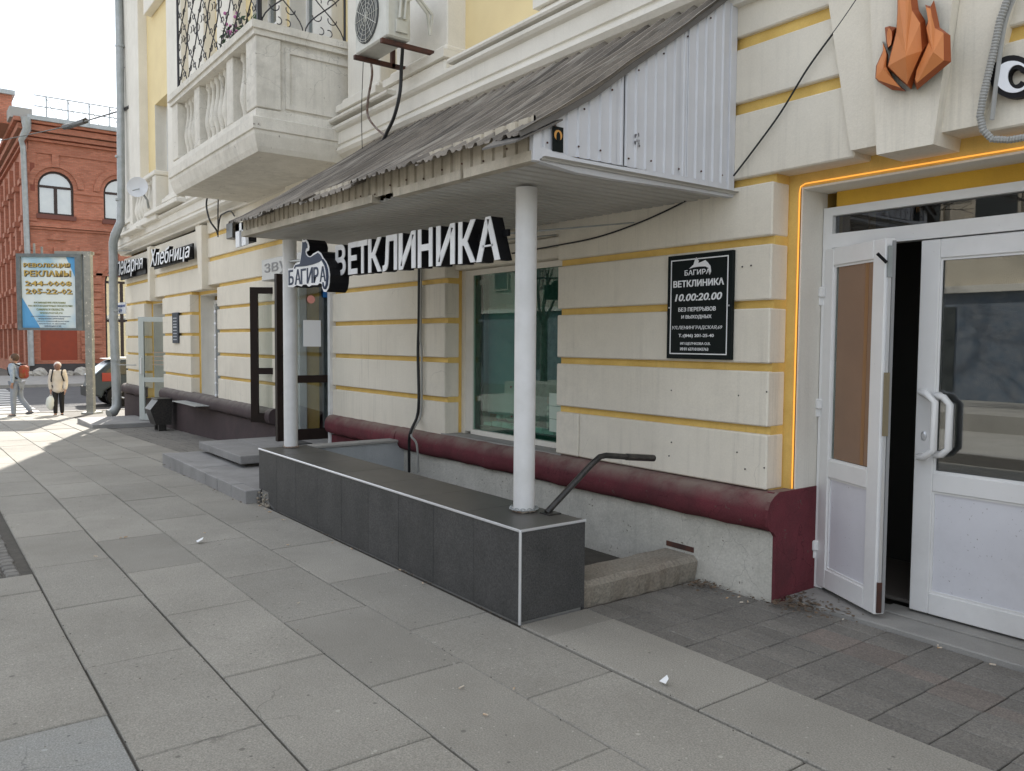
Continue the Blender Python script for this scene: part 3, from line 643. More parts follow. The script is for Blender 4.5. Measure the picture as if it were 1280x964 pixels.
ML2 = Mline((-9.36, -.62), (-9.30, .22)); oR = brown_leaf(.84, .345, 2.34, ML2, .09, 'dark brown glazed leaf opened outward at right angle', 1.04, glass('shaded_pane', (.75, .8, .8), .10))
MB().box(-.02, 0.0, -.01, .075, .345, 2.34).xf(ML2).build('door_edge', BROWNF, oR)
for zz in (.90, 1.42):
    MB().tube([(-.0, -.03, zz), (-.0, -.03, zz)], .01, 5)
q = MB(); q.tube([(.05, -.0, 1.38), (.05, -.06, 1.38), (.05, -.06, .93), (.05, 0, .93)], .012, 6); q.xf(ML2).build('handle', BLACK, oR)
# things inside behind the brown door: cabinet, bag, notices
ins = mat('dark_blue_cabinet', (.04, .07, .11), (.03, .05, .08), scale=3, rough=.5)
bx('display_cabinet', ins, None, -10.1, -9.42, .75, 1.3, .24, 2.3, .01, label='dark blue display cabinet inside the brown glazed doorway', cat='cabinet')
t = thing('shop_bag', 'pale grey bag hanging inside the brown glazed doorway', 'bag', (-9.55, .55, 1.1))
MB().cbox(-9.62, -9.40, .50, .60, 1.12, 1.40, .03).build('bag_body', mat('grey_cloth', (.35, .35, .34)), t); MB().tube([(-9.57, .55, 1.39), (-9.55, .55, 1.48), (-9.47, .55, 1.48), (-9.45, .55, 1.39)], .008, 6).build('handle', mat('grey_cloth', (.35, .35, .34)), t)
MB().box(0.30, .52, -.006, -.003, 1.48, 1.80).xf(ML2).build('notice', mat('paper_white', (.75, .76, .78)), oR)
MB().box(.55, .74, -.006, -.003, 2.08, 2.20).xf(ML2).build('sticker', mat('blue_print', (.02, .16, .45)), oR)
q = MB(); q.lathe((0, 0, 0), [(.055, 0), (.055, .004)], 14); q.xf(ML2 @ Matrix.Translation((.17, -.002, 2.10)) @ Matrix.Rotation(RAD(90), 4, 'X')).build('sticker', WPRINT, oR)
q = MB(); q.lathe((0, 0, 0), [(.04, 0), (.04, .004)], 14); q.xf(ML2 @ Matrix.Translation((.17, -.007, 2.10)) @ Matrix.Rotation(RAD(90), 4, 'X')).build('sticker', BLACK, oR)
q = MB(); q.lathe((0, 0, 0), [(.05, 0), (.05, .004)], 14); q.xf(ML2 @ Matrix.Translation((.40, -.002, 2.05)) @ Matrix.Rotation(RAD(90), 4, 'X')).build('sticker', mat('pink_print', (.7, .3, .25)), oR)
# lightbox over the door
t = thing('shop_lightbox', 'small white lightbox with thin dark letters above the brown doors', 'sign', (-10.3, -.2, 2.35))
a_ = PY(327, 347, -.33); b_ = PY(372, 340, -.33)
bx('box', mat('offwhite_panel', (.55, .55, .53), rough=.5), t, a_.x, b_.x + .3, -.33, -.05, 2.34, 2.62, .01)
q = MB(); text_on(q, 'звук з', (a_.x + .12, -.334, 2.40), (b_.x + .2 - a_.x, 0, 0), (0, 0, .16), (0, -1, 0), .003); q.build('lettering', mat('grey_ink', (.30, .30, .30)), t)

# bay H: white glazed door standing open, letter rows
MH = Mline((-17.62, -1.05), (-17.55, -.12))
pH0 = PX(173, 396, -17.6)
q = MB(); z0, z1 = .02 - .15, 2.02
wl = .96
for (xa, xb, za, zb) in ((0, .11, z0, z1), (wl - .11, wl, z0, z1), (.11, wl - .11, z0, z0 + .13), (.11, wl - .11, z1 - .10, z1), (.11, wl - .11, .66, .76)): q.cbox(xa, xb, 0, .06, za, zb, .004)
MH = Mline((PD(174, 500, 16.9).x, PD(174, 500, 16.9).y), (PD(214, 500, 16.9).x, PD(214, 500, 16.9).y))
lH = q.xf(MH).build('door', mat('pale_green_grey_pvc', (.50, .54, .52), rough=.4), bld, label='white glazed shop door standing open at the far left')
MB().box(.11, wl - .11, .026, .034, z0 + .13, z1 - .10).xf(MH).build('pane', CLEARG, lH)
q = MB(); q.tube([(.07, 0, .82), (.07, -.05, .84), (.07, -.05, 1.16), (.07, 0, 1.18)], .012, 6); q.xf(MH).build('handle', PVC, lH)
LET = mat('pale_brown_print', (.45, .33, .25))
q = MB()
for i in range(4): q.box(.28, .8, -.004, -.002, 1.02 + i * .085, 1.035 + i * .085)
q.xf(MH).build('lettering', LET, lH)
bx('door_step', CONC, bld, -19.1, -17.3, -.02, .5, -.3, -.02, .006)
q = MB(); q.cbox(-19.55, -17.75, -1.25, -.08, -.33, -.15, .01); q.build('doorstep_slab', STONE, None, label='low grey stone step in front of the far left shop door', cat='step')
# bin by the far door
t = thing('litter_bin', 'black slope-topped litter bin standing against the dark purple plinth', 'bin', (-16.6, -.3, g(-16.6)))
q = MB(); zb_ = g(-16.6); q.prism([(-.40, zb_ + .12), (-.12, zb_ + .12), (-.09, zb_ + .60), (-.36, zb_ + .60), (-.50, zb_ + .42)], 'x', -16.75, -16.30); q.build('bin_body', BLACKM, t)
for xx in (-16.7, -16.42): bx('leg', BLACKM, t, xx, xx + .06, -.34, -.2, zb_, zb_ + .13, 0)
bx('bin_lid', BLACKM, t, -16.78, -16.28, -.38, -.07, zb_ + .602, zb_ + .625, .005)
# ================================================================== BALCONY
def bal_part(name, m, x0, x1, y0, y1, z0, z1, c=.01): return bx(name, m, bld, x0, x1, y0, y1, z0, z1, c)
BX0, BX1, BY = -12.1, -8.65, -1.13
q = MB()  # slab with chamfered underside
def ring(ins, z): return [(BX0 + ins, BY + ins, z), (BX1 - ins, BY + ins, z), (BX1 - ins, .1, z), (BX0 + ins, .1, z)]
lv = [(.06, 3.585), (.035, 3.64), (.0, 3.76), (.0, 3.80), (-.02, 3.81), (-.02, 3.93), (.02, 3.95), (.03, 4.03), (.06, 4.05)]
vs = []; fs = []
for i, (a, z) in enumerate(lv): vs += ring(a, z)
fs.append((3, 2, 1, 0)); k = (len(lv) - 1) * 4; fs.append((k, k + 1, k + 2, k + 3))
for i in range(len(lv) - 1):
    for j in range(4): fs.append((i * 4 + j, i * 4 + (j + 1) % 4, (i + 1) * 4 + (j + 1) % 4, (i + 1) * 4 + j))
bal = MB().add(vs, fs).build('balcony', OLDP, bld)
# solid side panel
MB().box(BX1 - .18, BX1 - .06, BY + .30, .1, 4.05, 4.80).build('balcony_panel', OLDP, bal)
q = MB(); q.box(BX1 - .0605, BX1 - .035, BY + .36, .0, 4.08, 4.13); q.box(BX1 - .0605, BX1 - .035, BY + .36, .0, 4.68, 4.74); q.box(BX1 - .0605, BX1 - .035, BY + .36, BY + .41, 4.13, 4.68); q.build('panel_moulding', OLDP, bal)
MB().cbox(BX1 - .34, BX1 - .03, BY + .03, BY + .31, 4.05, 4.80, .008).build('corner_post', OLDP, bal)
MB().cbox(BX0 + .03, BX0 + .30, BY + .03, BY + .31, 4.05, 4.80, .008).build('corner_post', OLDP, bal)
MB().box(BX0 + .06, BX0 + .18, BY + .3, .1, 4.05, 4.80).build('balcony_panel', OLDP, bal)
for xx in (-9.62, -10.95): MB().cbox(xx - .11, xx + .11, BY + .05, BY + .26, 4.05, 4.80, .008).build('post', OLDP, bal)
MB().box(BX0 + .3, BX1 - .3, BY + .19, BY + .22, 4.05, 4.80).build('balcony_panel', OLDP, bal)
for (xa, xb) in ((-11.75, -11.1), (-10.8, -9.75), (-9.48, -9.03)):
    nb = max(2, int((xb - xa) / .155))
    for i in range(nb): baluster(xa + (xb - xa) * (i + .5) / nb, BY + .15, 4.05, 4.80, .065, bal)
q = MB()  # handrail coping
for (x0, x1, y0, y1) in ((BX0 - .02, BX1 + .02, BY - .02, BY + .32), (BX1 - .36, BX1 + .02, BY + .32, .1), (BX0 - .02, BX0 + .36, BY + .32, .1)):
    q.box(x0, x1, y0, y1, 4.86, 4.94)
for (x0, x1, y0, y1) in ((BX0 + .005, BX1 - .005, BY + .005, BY + .30), (BX1 - .34, BX1 - .005, BY + .30, .1), (BX0 + .005, BX0 + .34, BY + .30, .1)):
    q.box(x0, x1, y0, y1, 4.80, 4.86)
q.build('coping', OLDP, bal)
# wrought iron lattice
def cscroll(q, c, r, a0, a1, U, V, th=.006):
    pts = []
    for i in range(9):
        a = a0 + (a1 - a0) * i / 8; rr = r * (1 - .25 * i / 8); pts.append(c + U * (cos(a) * rr) + V * (sin(a) * rr))
    q.tube(pts, th, 4)
def lattice(O, U, W, H, n):
    q = MB(); V = Vector((0, 0, 1)); U = Vector(U); O = Vector(O); cell = W / n
    q.tube([O, O + U * W], .014, 4); q.tube([O, O + V * H], .016, 4); q.tube([O + U * W, O + U * W + V * H], .016, 4); q.tube([O + V * H, O + U * W + V * H], .014, 4)
    for i in range(n):
        c0 = O + U * (cell * (i + .5))
        for sgn in (1, -1):
            pts = []
            for k in range(int(H / .06) + 1):
                z = k * .06; pts.append(c0 + V * z + U * (sgn * cell * .48 * sin(pi * z / .62 + pi / 2)))
            q.tube(pts, .0075, 4)
        z = .31
        while z < H:
            for s in (1, -1):
                for d in (1, -1):
                    cscroll(q, c0 + V * (z + d * .085) + U * (s * .085), .06, RAD(90 - 90 * s) - s * d * 1.9 * 0, RAD(90 - 90 * s) + s * d * 3.4, U, V)
            z += .62
        z = .0
        while z < H:
            for s in (1, -1):
                cscroll(q, c0 + V * (z + .07) + U * (s * .05), .045, RAD(-90 + 90 * (1 - s)), RAD(-90 + 90 * (1 - s)) + s * 3.6, U, V)
            z += .62
        z = .62
        while z < H:
            for s in (1, -1): cscroll(q, c0 + V * z + U * (s * (cell * .5 - .06)), .05, RAD(90), RAD(90) + s * 4.0, U, V)
            z += .62
    return q
lattice((BX0 + .12, BY + .10, 4.96), (1, 0, 0), (BX1 - .12) - (BX0 + .12), 1.9, 7).build('front_lattice', IRON, bal)
lattice((BX1 - .12, BY + .12, 4.965), (0, 1, 0), .98, 1.9, 2).build('side_lattice', IRON, bal)
MB().box(BX1 - .14, BX1 - .10, BY + .08, BY + .12, 4.94, 6.9).build('lattice_post', IRON, bal)
# flower pot on the balcony
t = thing('flower_planter', 'planter of green leaves and small pink flowers standing behind the balcony lattice', 'planter', (-10.3, -.8, 4.95))
bx('trough', mat('grey_trough', (.3, .3, .28)), t, -10.8, -9.9, -.84, -.66, 5.0, 5.16, .01)
q = MB()
for i in range(170):
    c = Vector((random.uniform(-10.8, -9.9), random.uniform(-.88, -.62), random.uniform(5.14, 5.5))); a = Vector((random.uniform(-1, 1), random.uniform(-1, 1), random.uniform(-.3, 1))).normalized() * .055; b = a.cross(Vector((random.random(), random.random(), random.random()))).normalized() * .02
    q.add([c - a, c + b, c + a, c - b], [(0, 1, 2, 3)])
q.build('leaves', mat('planter_leaf', (.05, .10, .05), (.08, .13, .08), scale=20), t, kind='stuff')
q = MB()
for i in range(16): q.sphere((random.uniform(-10.7, -10.2), random.uniform(-.9, -.7), random.uniform(5.3, 5.6)), .022, 6, 4)
q.build('flowers', mat('pink_petal', (.55, .2, .42)), t, kind='stuff')
MB().box(-10.9, -9.8, -.86, -.82, 4.97, 5.0).build('shelf', RUST, t)

# ================================================================== CANOPY
cano = thing('entrance_canopy', 'white ribbed metal canopy with weathered corrugated grey roof over the stair', 'canopy', (-5.5, -.8, 2.47))
CX0, CX1, CYF = -7.70, -3.27, -1.58
def curvez(y):  # roof height along y
    P = [(-1.68, 2.575), (-1.56, 2.635), (-1.338, 2.761), (-1.104, 2.917), (-.883, 3.081), (-.717, 3.189), (-.469, 3.363), (-.206, 3.565), (-.1, 3.644), (0.02, 3.70)]
    for (a, za), (b, zb) in zip(P, P[1:]):
        if y <= b: return za + (zb - za) * (y - a) / (b - a)
    return P[-1][1]
def roof_sheet(x0, x1, k):
    q = MB(); pitch = .135; nx = int((x1 - x0) / pitch * 14); ny = 14; vs = []; 
    eav = [random.uniform(-.014, .012) for _ in range(200)]
    for i in range(nx + 1):
        x = x0 + (x1 - x0) * i / nx
        ph = (x / pitch) % 1.0
        h = .055 * (1 if ph < .2 else (0 if .26 < ph < .95 else .5)) + (.02 if .5 < ph < .62 else 0)
        far = min(1., max(0, (x + 7.7) / 3))
        ye = -1.70 + eav[int((x + 9) / .12) % 200] + .02 * sin(x * 3)
        for j in range(ny + 1):
            y = ye + (-.02 - ye) * j / ny
            damp = .004 if (k + j) % 5 == 0 else 0
            z = curvez(y) + h * min(1, .4 + j * .2) + .010 * sin(x * 2.1 + k * 2) * (1 - j / ny) + damp + .012 * (k % 2) + .03 * max(0, (CX0 + 1.5 - x) / 1.5) * (1 - j / ny) + .035 * (1 - j / ny) * (1 if x < -3.9 else max(0, (-3.3 - x) / .6))
            vs.append((x, y, z))
    fs = [(i * (ny + 1) + j, (i + 1) * (ny + 1) + j, (i + 1) * (ny + 1) + j + 1, i * (ny + 1) + j + 1) for i in range(nx) for j in range(ny)]
    q.add(vs, fs); o = q.build('roof_sheet', ROOFM, cano)
    return o
ed = [CX0 - .12, -6.85, -6.0, -5.1, -4.2, -3.22]
for k in range(5): roof_sheet(ed[k] - .05, ed[k + 1], k)
# bent edge flashing on the gable side
q = MB(); P = [(-1.70, 2.555), (-1.5, 2.66), (-1.2, 2.84), (-.9, 3.06), (-.6, 3.27), (-.3, 3.485), (-.02, 3.70)]
vs = []
for i, (y, z) in enumerate(P):
    vs += [(-3.275, y - .01, z + .050), (-3.24, y, z + .040), (-3.236, y + .01, z + .012)]
q.add(vs, [(3 * i + a, 3 * (i + 1) + a, 3 * (i + 1) + a + 1, 3 * i + a + 1) for i in range(len(P) - 1) for a in range(2)])
q.build('edge_flashing', ROOFEDGE, cano)
q = MB(); q.add([(-3.50, -1.50, 2.70), (-3.23, -1.42, 2.70), (-3.23, -1.72, 2.545), (-3.44, -1.78, 2.535), (-3.50, -1.5, 2.69), (-3.23, -1.42, 2.69), (-3.23, -1.72, 2.535), (-3.44, -1.78, 2.525)], [(0, 1, 2, 3), (4, 5, 6, 7), (0, 1, 5, 4), (2, 3, 7, 6), (1, 2, 6, 5), (0, 3, 7, 4)]); q.build('bent_flap', ROOFEDGE, cano)
# gable panels: ribbed vertical sheet
def gable(y0, y1, dx):
    vs = []; fs = []; y = y0; c = []
    pitch = .078; rib = .022
    ys = []
    while y < y1 - 1e-4:
        ys += [(y, 0), (min(y + pitch - rib, y1), 0), (min(y + pitch - rib + .008, y1), .010), (min(y + pitch - .008, y1), .010)]
        y += pitch
    ys.append((y1, 0))
    for (yy, h) in ys:
        vs += [(CX1 + h + dx, yy, 2.53), (CX1 + h + dx, yy, curvez(yy) + .01)]
    fs = [(2 * i, 2 * i + 2, 2 * i + 3, 2 * i + 1) for i in range(len(ys) - 1)]
    return MB().add(vs, fs).build('gable_panel', WPAINT2, cano)
gable(CYF, -.95, 0); gable(-1.0, -.44, .003); gable(-.50, -.0, .006)
bx('corner_strip', WPAINT2, cano, CX1 - .02, CX1 + .016, CYF - .012, CYF + .035, 2.47, 2.63, .003)
bx('corner_strip', WPAINT2, cano, CX1 - .02, CX1 + .018, -.06, -.0, 2.47, 3.66, .003)
q = MB(); ys = [CYF - .01, -1.3, -1.0, -.5, 0.]; zz = [2.475, 2.447, 2.447, 2.458, 2.462]
for (ya, za), (yb, zb) in zip(zip(ys, zz), zip(ys[1:], zz[1:])):
    q.add([(CX1 + .013, ya, za), (CX1 + .013, yb, zb), (CX1 + .013, yb, zb + .075), (CX1 + .013, ya, za + .075), (CX1 - .03, ya, za), (CX1 - .03, yb, zb)], [(0, 1, 2, 3), (0, 1, 5, 4)])
q.build('bottom_trim', WPAINT2, cano)
# fascia
q = MB(); vs = []; x = CX0; pitch = .105; xsn = []
while x < CX1 - 1e-4:
    xsn += [(x, 0), (min(x + .075, CX1), 0), (min(x + .080, CX1), .014), (min(x + pitch - .005, CX1), .014)]; x += pitch
xsn.append((CX1, 0))
for (xx, h) in xsn:
    zl = 2.47 + .055 * (CX1 - xx) / 4.4
    vs += [(xx, CYF + h, zl + .035), (xx, CYF + h, 2.70)]
q.add(vs, [(2 * i, 2 * i + 2, 2 * i + 3, 2 * i + 1) for i in range(len(xsn) - 1)]); q.build('ribbed_fascia', BEIGEM, cano)
for a, b in ((CX0, -5.02), (-4.72, -3.92), (-3.89, CX1)):
    za = 2.47 + .055 * (CX1 - a) / 4.4; zb = 2.47 + .055 * (CX1 - b) / 4.4
    MB().add([(a, CYF - .016, za), (b, CYF - .016, zb), (b, CYF - .016, zb + .052), (a, CYF - .016, za + .052), (a, CYF + .05, za), (b, CYF + .05, zb), (b, CYF + .05, zb + .052), (a, CYF + .05, za + .052)],
             [(0, 1, 2, 3), (0, 1, 5, 4), (3, 2, 6, 7), (1, 2, 6, 5), (0, 3, 7, 4)]).build('fascia_trim', BEIGEM, cano)
# end closing (left)
MB().prism([(CYF, 2.53), (0, 2.53), (0, 3.66), (-.5, 3.34), (-1.1, 2.91), (CYF, 2.66)], 'x', CX0, CX0 + .01).build('end_panel', BEIGEM, cano)
# soffit, ribs across
q = MB(); vs = []; x = CX0; xsn = []
while x < CX1 - .02:
    xsn += [(x, 0), (x + .060, 0), (x + .066, .012), (x + .094, .012)]; x += .10
xsn.append((CX1 - .01, 0))
for xx, h in xsn:
    zl = 2.478 + .055 * (CX1 - xx) / 4.4; vs += [(xx, CYF + .03, zl + h), (xx, -.005, zl + h + .0)]
q.add(vs, [(2 * i, 2 * i + 2, 2 * i + 3, 2 * i + 1) for i in range(len(xsn) - 1)]); q.build('soffit', SOFFIT, cano)
# posts
def post(x, y, z0, z1, r=.065):
    p = MB().tube([(x, y, z0), (x, y, z1)], r, 20).build('post', WPAINT, cano, smooth=True); return p
post(-3.86, -1.165, .527, 2.47); post(-7.47, -1.215, .527, 2.50)
for (x_, y_) in ((-3.86, -1.165), (-7.47, -1.215)):
    q = MB(); pts_ = []
    for k in range(25):
        a = 2 * pi * k / 24; rr = .068 + random.uniform(-.003, .006); pts_.append((x_ + cos(a) * rr, y_ + sin(a) * rr, .530 + random.uniform(0, .006)))
    q.tube(pts_, .007, 5); q.build('paint_crust', mat('crusted_paint', (.42, .38, .32), (.2, .12, .08), scale=30, rough=.9, bump=.6), cano)
for (x_, y_, z_) in ((-3.92, -1.20, 1.28), (-3.918, -1.195, 1.10)):
    MB().sphere((x_ + .062 - .06, y_ - .062 + .035, z_), .006, 5, 4).build('paint_chip', RUST, cano)
q = MB()
for yy_ in (-1.50, -1.30, -1.12, -.93, -.72, -.52, -.32, -.12): q.sphere((CX1 + .014, yy_ + random.uniform(-.02, .02), 2.575 + random.uniform(-.006, .012)), .006, 6, 4)
for k in range(20): q.sphere((CX0 + .12 + k * .215, CYF - .004, 2.55 + random.uniform(-.01, .03)), .006, 6, 4)
for k in range(7): q.sphere((CX1 + .014, -1.45 + k * .2, curvez(-1.45 + k * .2) - .035), .006, 6, 4)
q.build('roofing_screws', RUST, cano, kind='stuff')
# stickers on the gable
st = PX(698, 174, CX1 + .02)
q = bx('gable_sticker', PLAQ, None, CX1 + .0145, CX1 + .017, st.y - .036, st.y + .036, st.z - .064, st.z + .064, 0, label='small dark picture sticker with an orange glow on the white gable', cat='sticker')
MB().lathe((0, 0, 0), [(.027, 0), (.027, .002)], 14).xf(Matrix.Translation((CX1 + .0172, st.y, st.z + .02)) @ Matrix.Rotation(RAD(90), 4, 'Y')).build('glow_print', mat('orange_print', (.6, .3, .08)), q)
MB().lathe((0, 0, 0), [(.014, 0), (.014, .003)], 10).xf(Matrix.Translation((CX1 + .0172, st.y, st.z + .01)) @ Matrix.Rotation(RAD(90), 4, 'Y') @ Matrix.Diagonal((2, 1, 1, 1))).build('figure_print', PLAQ, q)
st = PX(797, 176, CX1 + .02)
q = MB()
for i in range(14): 
    yy = st.y + random.uniform(-.022, .022); z_ = st.z + random.uniform(-.045, .045); q.box(CX1 + .0145, CX1 + .016, yy, yy + .008, z_, z_ + .012)
q.build('ink_stamp', mat('ink_grey', (.2, .2, .22)), None, label='tiny grey stencil mark in the middle of the white gable', cat='stencil')

# ================================================================== SIGNS UNDER CANOPY
sg = thing('clinic_sign', 'silver channel letters ВЕТКЛИНИКА with black sides hanging under the canopy', 'sign', (-5.2, -1.25, 2.05))
YL = -1.26; word = 'ВЕТКЛИНИКА'
# letter left/right pixel bounds measured at the letters' foot
xb_ = [(420, 432.5), (436, 447), (447.5, 460), (461, 477.5), (479, 497), (499, 520), (523, 541), (546, 569), (573.5, 595), (596, 625.5)]
for ch, (xl, xr) in zip(word, xb_):
    A_ = PY(xl, 345 - (xl - 420) * .0976, YL); B_ = PY(xr, 345 - (xr - 420) * .0976, YL); T_ = PY((xl + xr) / 2, 307 - ((xl + xr) / 2 - 420) * .189, YL)
    zb_ = (A_.z + B_.z) / 2; h = T_.z - zb_
    vs, fs = text_mesh(ch, bold=.025, res=3)
    for nm, y0, y1, m in (('letter_can', YL + .0, YL + .09, BLACK), ('letter_face', YL - .006, YL, SILVER)):
        q = MB(); q.add([(A_.x + v[0] * (B_.x - A_.x), y0 + (y1 - y0) * v[2], zb_ + v[1] * h) for v in vs], fs)
        q.build(nm, m, sg)
MB().box(-6.35, -4.0, YL + .06, YL + .08, 2.20, 2.24).build('rail', BLACK, sg)
for xx in (-6.1, -4.95, -4.1): MB().tube([(xx, YL + .08, 2.22), (xx, -.02, 2.40)], .006, 5).build('hanger', GALV, sg)
# logo sign
lg = thing('panther_logo_sign', 'dark blue panther logo sign reading БАГИРА hanging by the left canopy post', 'sign', (-7.1, -1.4, 2.0))
YG = -1.36
def cp(x, y): p = PY(350 + x / 12.05, 290 + y / 12.05, YG); return (p.x, p.z)
out = [(340, 110), (365, 125), (398, 112), (430, 160), (446, 220), (440, 278), (405, 300), (410, 335), (435, 362), (465, 368), (510, 325), (580, 288), (625, 320), (655, 385), (705, 450), (742, 540), (755, 640), (750, 760), (735, 850), (700, 905), (665, 900), (643, 850), (637, 785), (600, 770), (570, 800), (480, 802), (440, 825), (400, 792), (350, 797), (330, 822), (260, 802), (200, 835), (125, 828), (128, 555), (200, 550), (215, 510), (240, 475), (302, 455), (315, 380), (326, 300), (332, 200)]
pan = [(350, 150), (368, 160), (395, 146), (418, 185), (422, 240), (398, 252), (388, 300), (398, 345), (430, 378), (475, 382), (530, 345), (580, 315), (615, 345), (650, 415), (600, 455), (500, 492), (400, 515), (300, 525), (245, 528), (232, 560), (222, 545), (240, 500), (310, 482), (325, 400), (340, 300), (346, 200)]
P2 = [cp(*p) for p in out]
q = MB(); q.prism(P2, 'y', YG, YG + .17); q.build('sign_case', BLACK, lg)
def inset_poly(name, poly, y, m, t=.004): MB().prism([cp(*p) for p in poly], 'y', y - t, y).build(name, m, lg)
inset_poly('backing', out, YG, SILVER)
inset_poly('panther', pan, YG - .0045, LOGOBLUE)
q = MB(); tp = [(655, 425), (700, 500), (722, 580), (730, 680), (722, 790), (700, 845), (680, 850), (664, 810), (660, 760)]
q.tube([(cp(*p)[0], YG - .006, cp(*p)[1]) for p in tp], [.012, .014, .015, .015, .014, .012, .010, .010, .008], 6); q.build('tail', LOGOBLUE, lg)
tx = [(140, 805, 580), (235, 798, 570), (325, 790, 560), (415, 780, 545), (515, 770, 535), (610, 755, 525)]
q = MB()
for ch, (xl, yb, yt) in zip('БАГИРА', tx):
    a_ = cp(xl, yb); b_ = cp(xl + (88 if ch in 'АИ' else 74), yb - 8); c_ = cp(xl, yt)
    text_on(q, ch, (a_[0], YG - .0045, a_[1]), (b_[0] - a_[0], 0, 0), (0, 0, c_[1] - a_[1]), (0, -1, 0), .004, bold=.012)
q.build('lettering', LOGOBLUE, lg)
MB().tube([(cp(250, 420)[0], YG + .05, cp(250, 420)[1]), (cp(-40, 430)[0], YG + .12, cp(-40, 430)[1])], .012, 6).build('bracket', GALV, lg)

# ================================================================== PLAQUE
pq = thing('clinic_plaque', 'black plaque with white opening hours 10.00:20.00 on the block wall', 'plaque', (-3.5, -.03, 1.45))
px0, px1, pz0, pz1 = -3.762, -3.228, 1.450, 2.134
bx('board', PLAQ, pq, px0, px1, -.032, -.004, pz0, pz1, .002)
q = MB(); e = .03; yb0, yb1 = -.0345, -.0325
for (xa, xb, za, zb) in ((px0 + e, px0 + e + .007, pz0 + e, pz1 - e), (px1 - e - .007, px1 - e, pz0 + e, pz1 - e), (px0 + e + .007, px1 - e - .007, pz0 + e, pz0 + e + .007), (px0 + e + .007, px1 - e - .007, pz1 - e - .007, pz1 - e)): q.box(xa, xb, yb0, yb1, za, zb)
q.build('border', WPRINT, pq)
def ptx(t, x0, x1, z0, z1, m=WPRINT, **k):
    q = MB(); text_on(q, t, (px0 + (px1 - px0) * x0, -.0325, pz0 + (pz1 - pz0) * z0), ((px1 - px0) * (x1 - x0), 0, 0), (0, 0, (pz1 - pz0) * (z1 - z0)), (0, -1, 0), .002, **k); q.build('lettering', m, pq)
ptx('БАГИРА', .28, .68, .800, .850, bold=.01); ptx('ВЕТКЛИНИКА', .10, .885, .690, .755, bold=.03)
ptx('10.00:20.00', .13, .86, .555, .625, bold=.02, shear=.2); ptx('БЕЗ ПЕРЕРЫВОВ', .19, .77, .455, .495, bold=.015); ptx('И ВЫХОДНЫХ', .24, .71, .380, .420, bold=.015)
ptx('УЛ.ЛЕНИНГРАДСКАЯ,69', .09, .87, .278, .318, shear=.2); ptx('Т.:(846) 201-25-40', .20, .75, .200, .240, bold=.015); ptx('ИП ЩЕЛЧКОВА О.В.', .23, .70, .130, .160, bold=.01); ptx('ИНН 637101043763', .23, .67, .080, .110, bold=.01)
pl2 = [(.35, .862), (.42, .90), (.44, .945), (.46, .965), (.48, .945), (.50, .93), (.49, .91), (.53, .915), (.60, .93), (.64, .905), (.68, .87), (.69, .82), (.67, .79), (.66, .80), (.665, .83), (.65, .855), (.60, .872), (.5, .875), (.42, .872)]
MB().prism([(px0 + (px1 - px0) * a, pz0 + (pz1 - pz0) * b) for a, b in pl2], 'y', -.0345, -.0325).build('panther', WPRINT, pq)
for xx, z_ in ((px0 + .02, 1.79), (px1 - .02, 1.79)): MB().sphere((xx, -.034, z_), .006, 6, 4).build('screw', ALU, pq)

# ================================================================== PODIUM (tiled parapet)
pod = thing('tiled_parapet', 'low dark grey tiled parapet with aluminium edging between pavement and stair', 'parapet', (-5.5, -1.25, 0))
PX0, PX1, PYF, PYB, PT = -7.565, -3.462, -1.495, -1.02, .520
MB().box(PX0 + .02, PX1 - .02, PYF + .02, PYB - .01, -1.2, PT - .014).build('core', CONC, pod)
MB().box(PX0 + .27, PX1 - .014, PYF + .0025, PYF + .02, .004, PT - .016).build('grout', mat('pale_grout', (.17, .17, .165), (.1, .1, .1), scale=6), pod)
n = 9; wt = (PX1 - PX0) / n
for i in range(n):
    xa = PX0 + i * wt
    if i == 0:
        MB().prism([(xa + .001, .14), (xa + .24, .14), (xa + .25, .05), (xa + wt - .0012, .0), (xa + wt - .0012, PT - .008), (xa + .001, PT - .008)], 'y', PYF, PYF + .012).build('tile', TILE, pod)
    else: MB().cbox(xa + .0018, xa + wt - .0018, PYF + random.uniform(-.0012, .0008), PYF + .012, .008, PT - .008, .0015).build('tile', TILE, pod)
    MB().cbox(xa + .0012, xa + wt - .0012, PYB - .012, PYB, -1.2, PT - .01, .0015).build('tile', TILE, pod)
for i in range(5):
    wt2 = (PX1 - PX0) / 7
for i in range(7):
    xa = PX0 + i * (PX1 - PX0) / 7
    MB().cbox(xa + .0012, xa + (PX1 - PX0) / 7 - .0012, PYF + .002, PYB - .002, PT - .008, PT + .004, .0015).build('tile', TILETOP, pod)
MB().cbox(PX1 - .012, PX1, PYF + .0015, PYB - .001, .012, PT - .008, .0015).build('tile', TILE, pod)
MB().cbox(PX0, PX0 + .012, PYF + .0135, PYB - .001, .0, PT - .008, .0015).build('tile', TILE, pod)
q = MB(); q.tube([(PX0, PYF - .001, PT), (PX1, PYF - .001, PT)], .0085, 6); q.tube([(PX1 + .001, PYF, PT), (PX1 + .001, PYB, PT)], .0085, 6); q.tube([(PX1 + .001, PYF - .001, PT), (PX1 + .001, PYF - .001, .0)], .0085, 6); q.build('edging', ALU, pod)
# rubble at the broken corner
rb = MB()
for i in range(34):
    cx = PX0 + random.uniform(.02, .30); r = random.uniform(.006, .018); rb.sphere((cx, PYF - random.uniform(-.01, .03), random.uniform(.01, .12) if i % 2 else .015), r, 6, 4, (1.3, 1, .8))
rb.build('rubble', KERBST, None, label='broken plaster rubble at the chipped left corner of the tiled parapet', cat='rubble', kind='stuff')
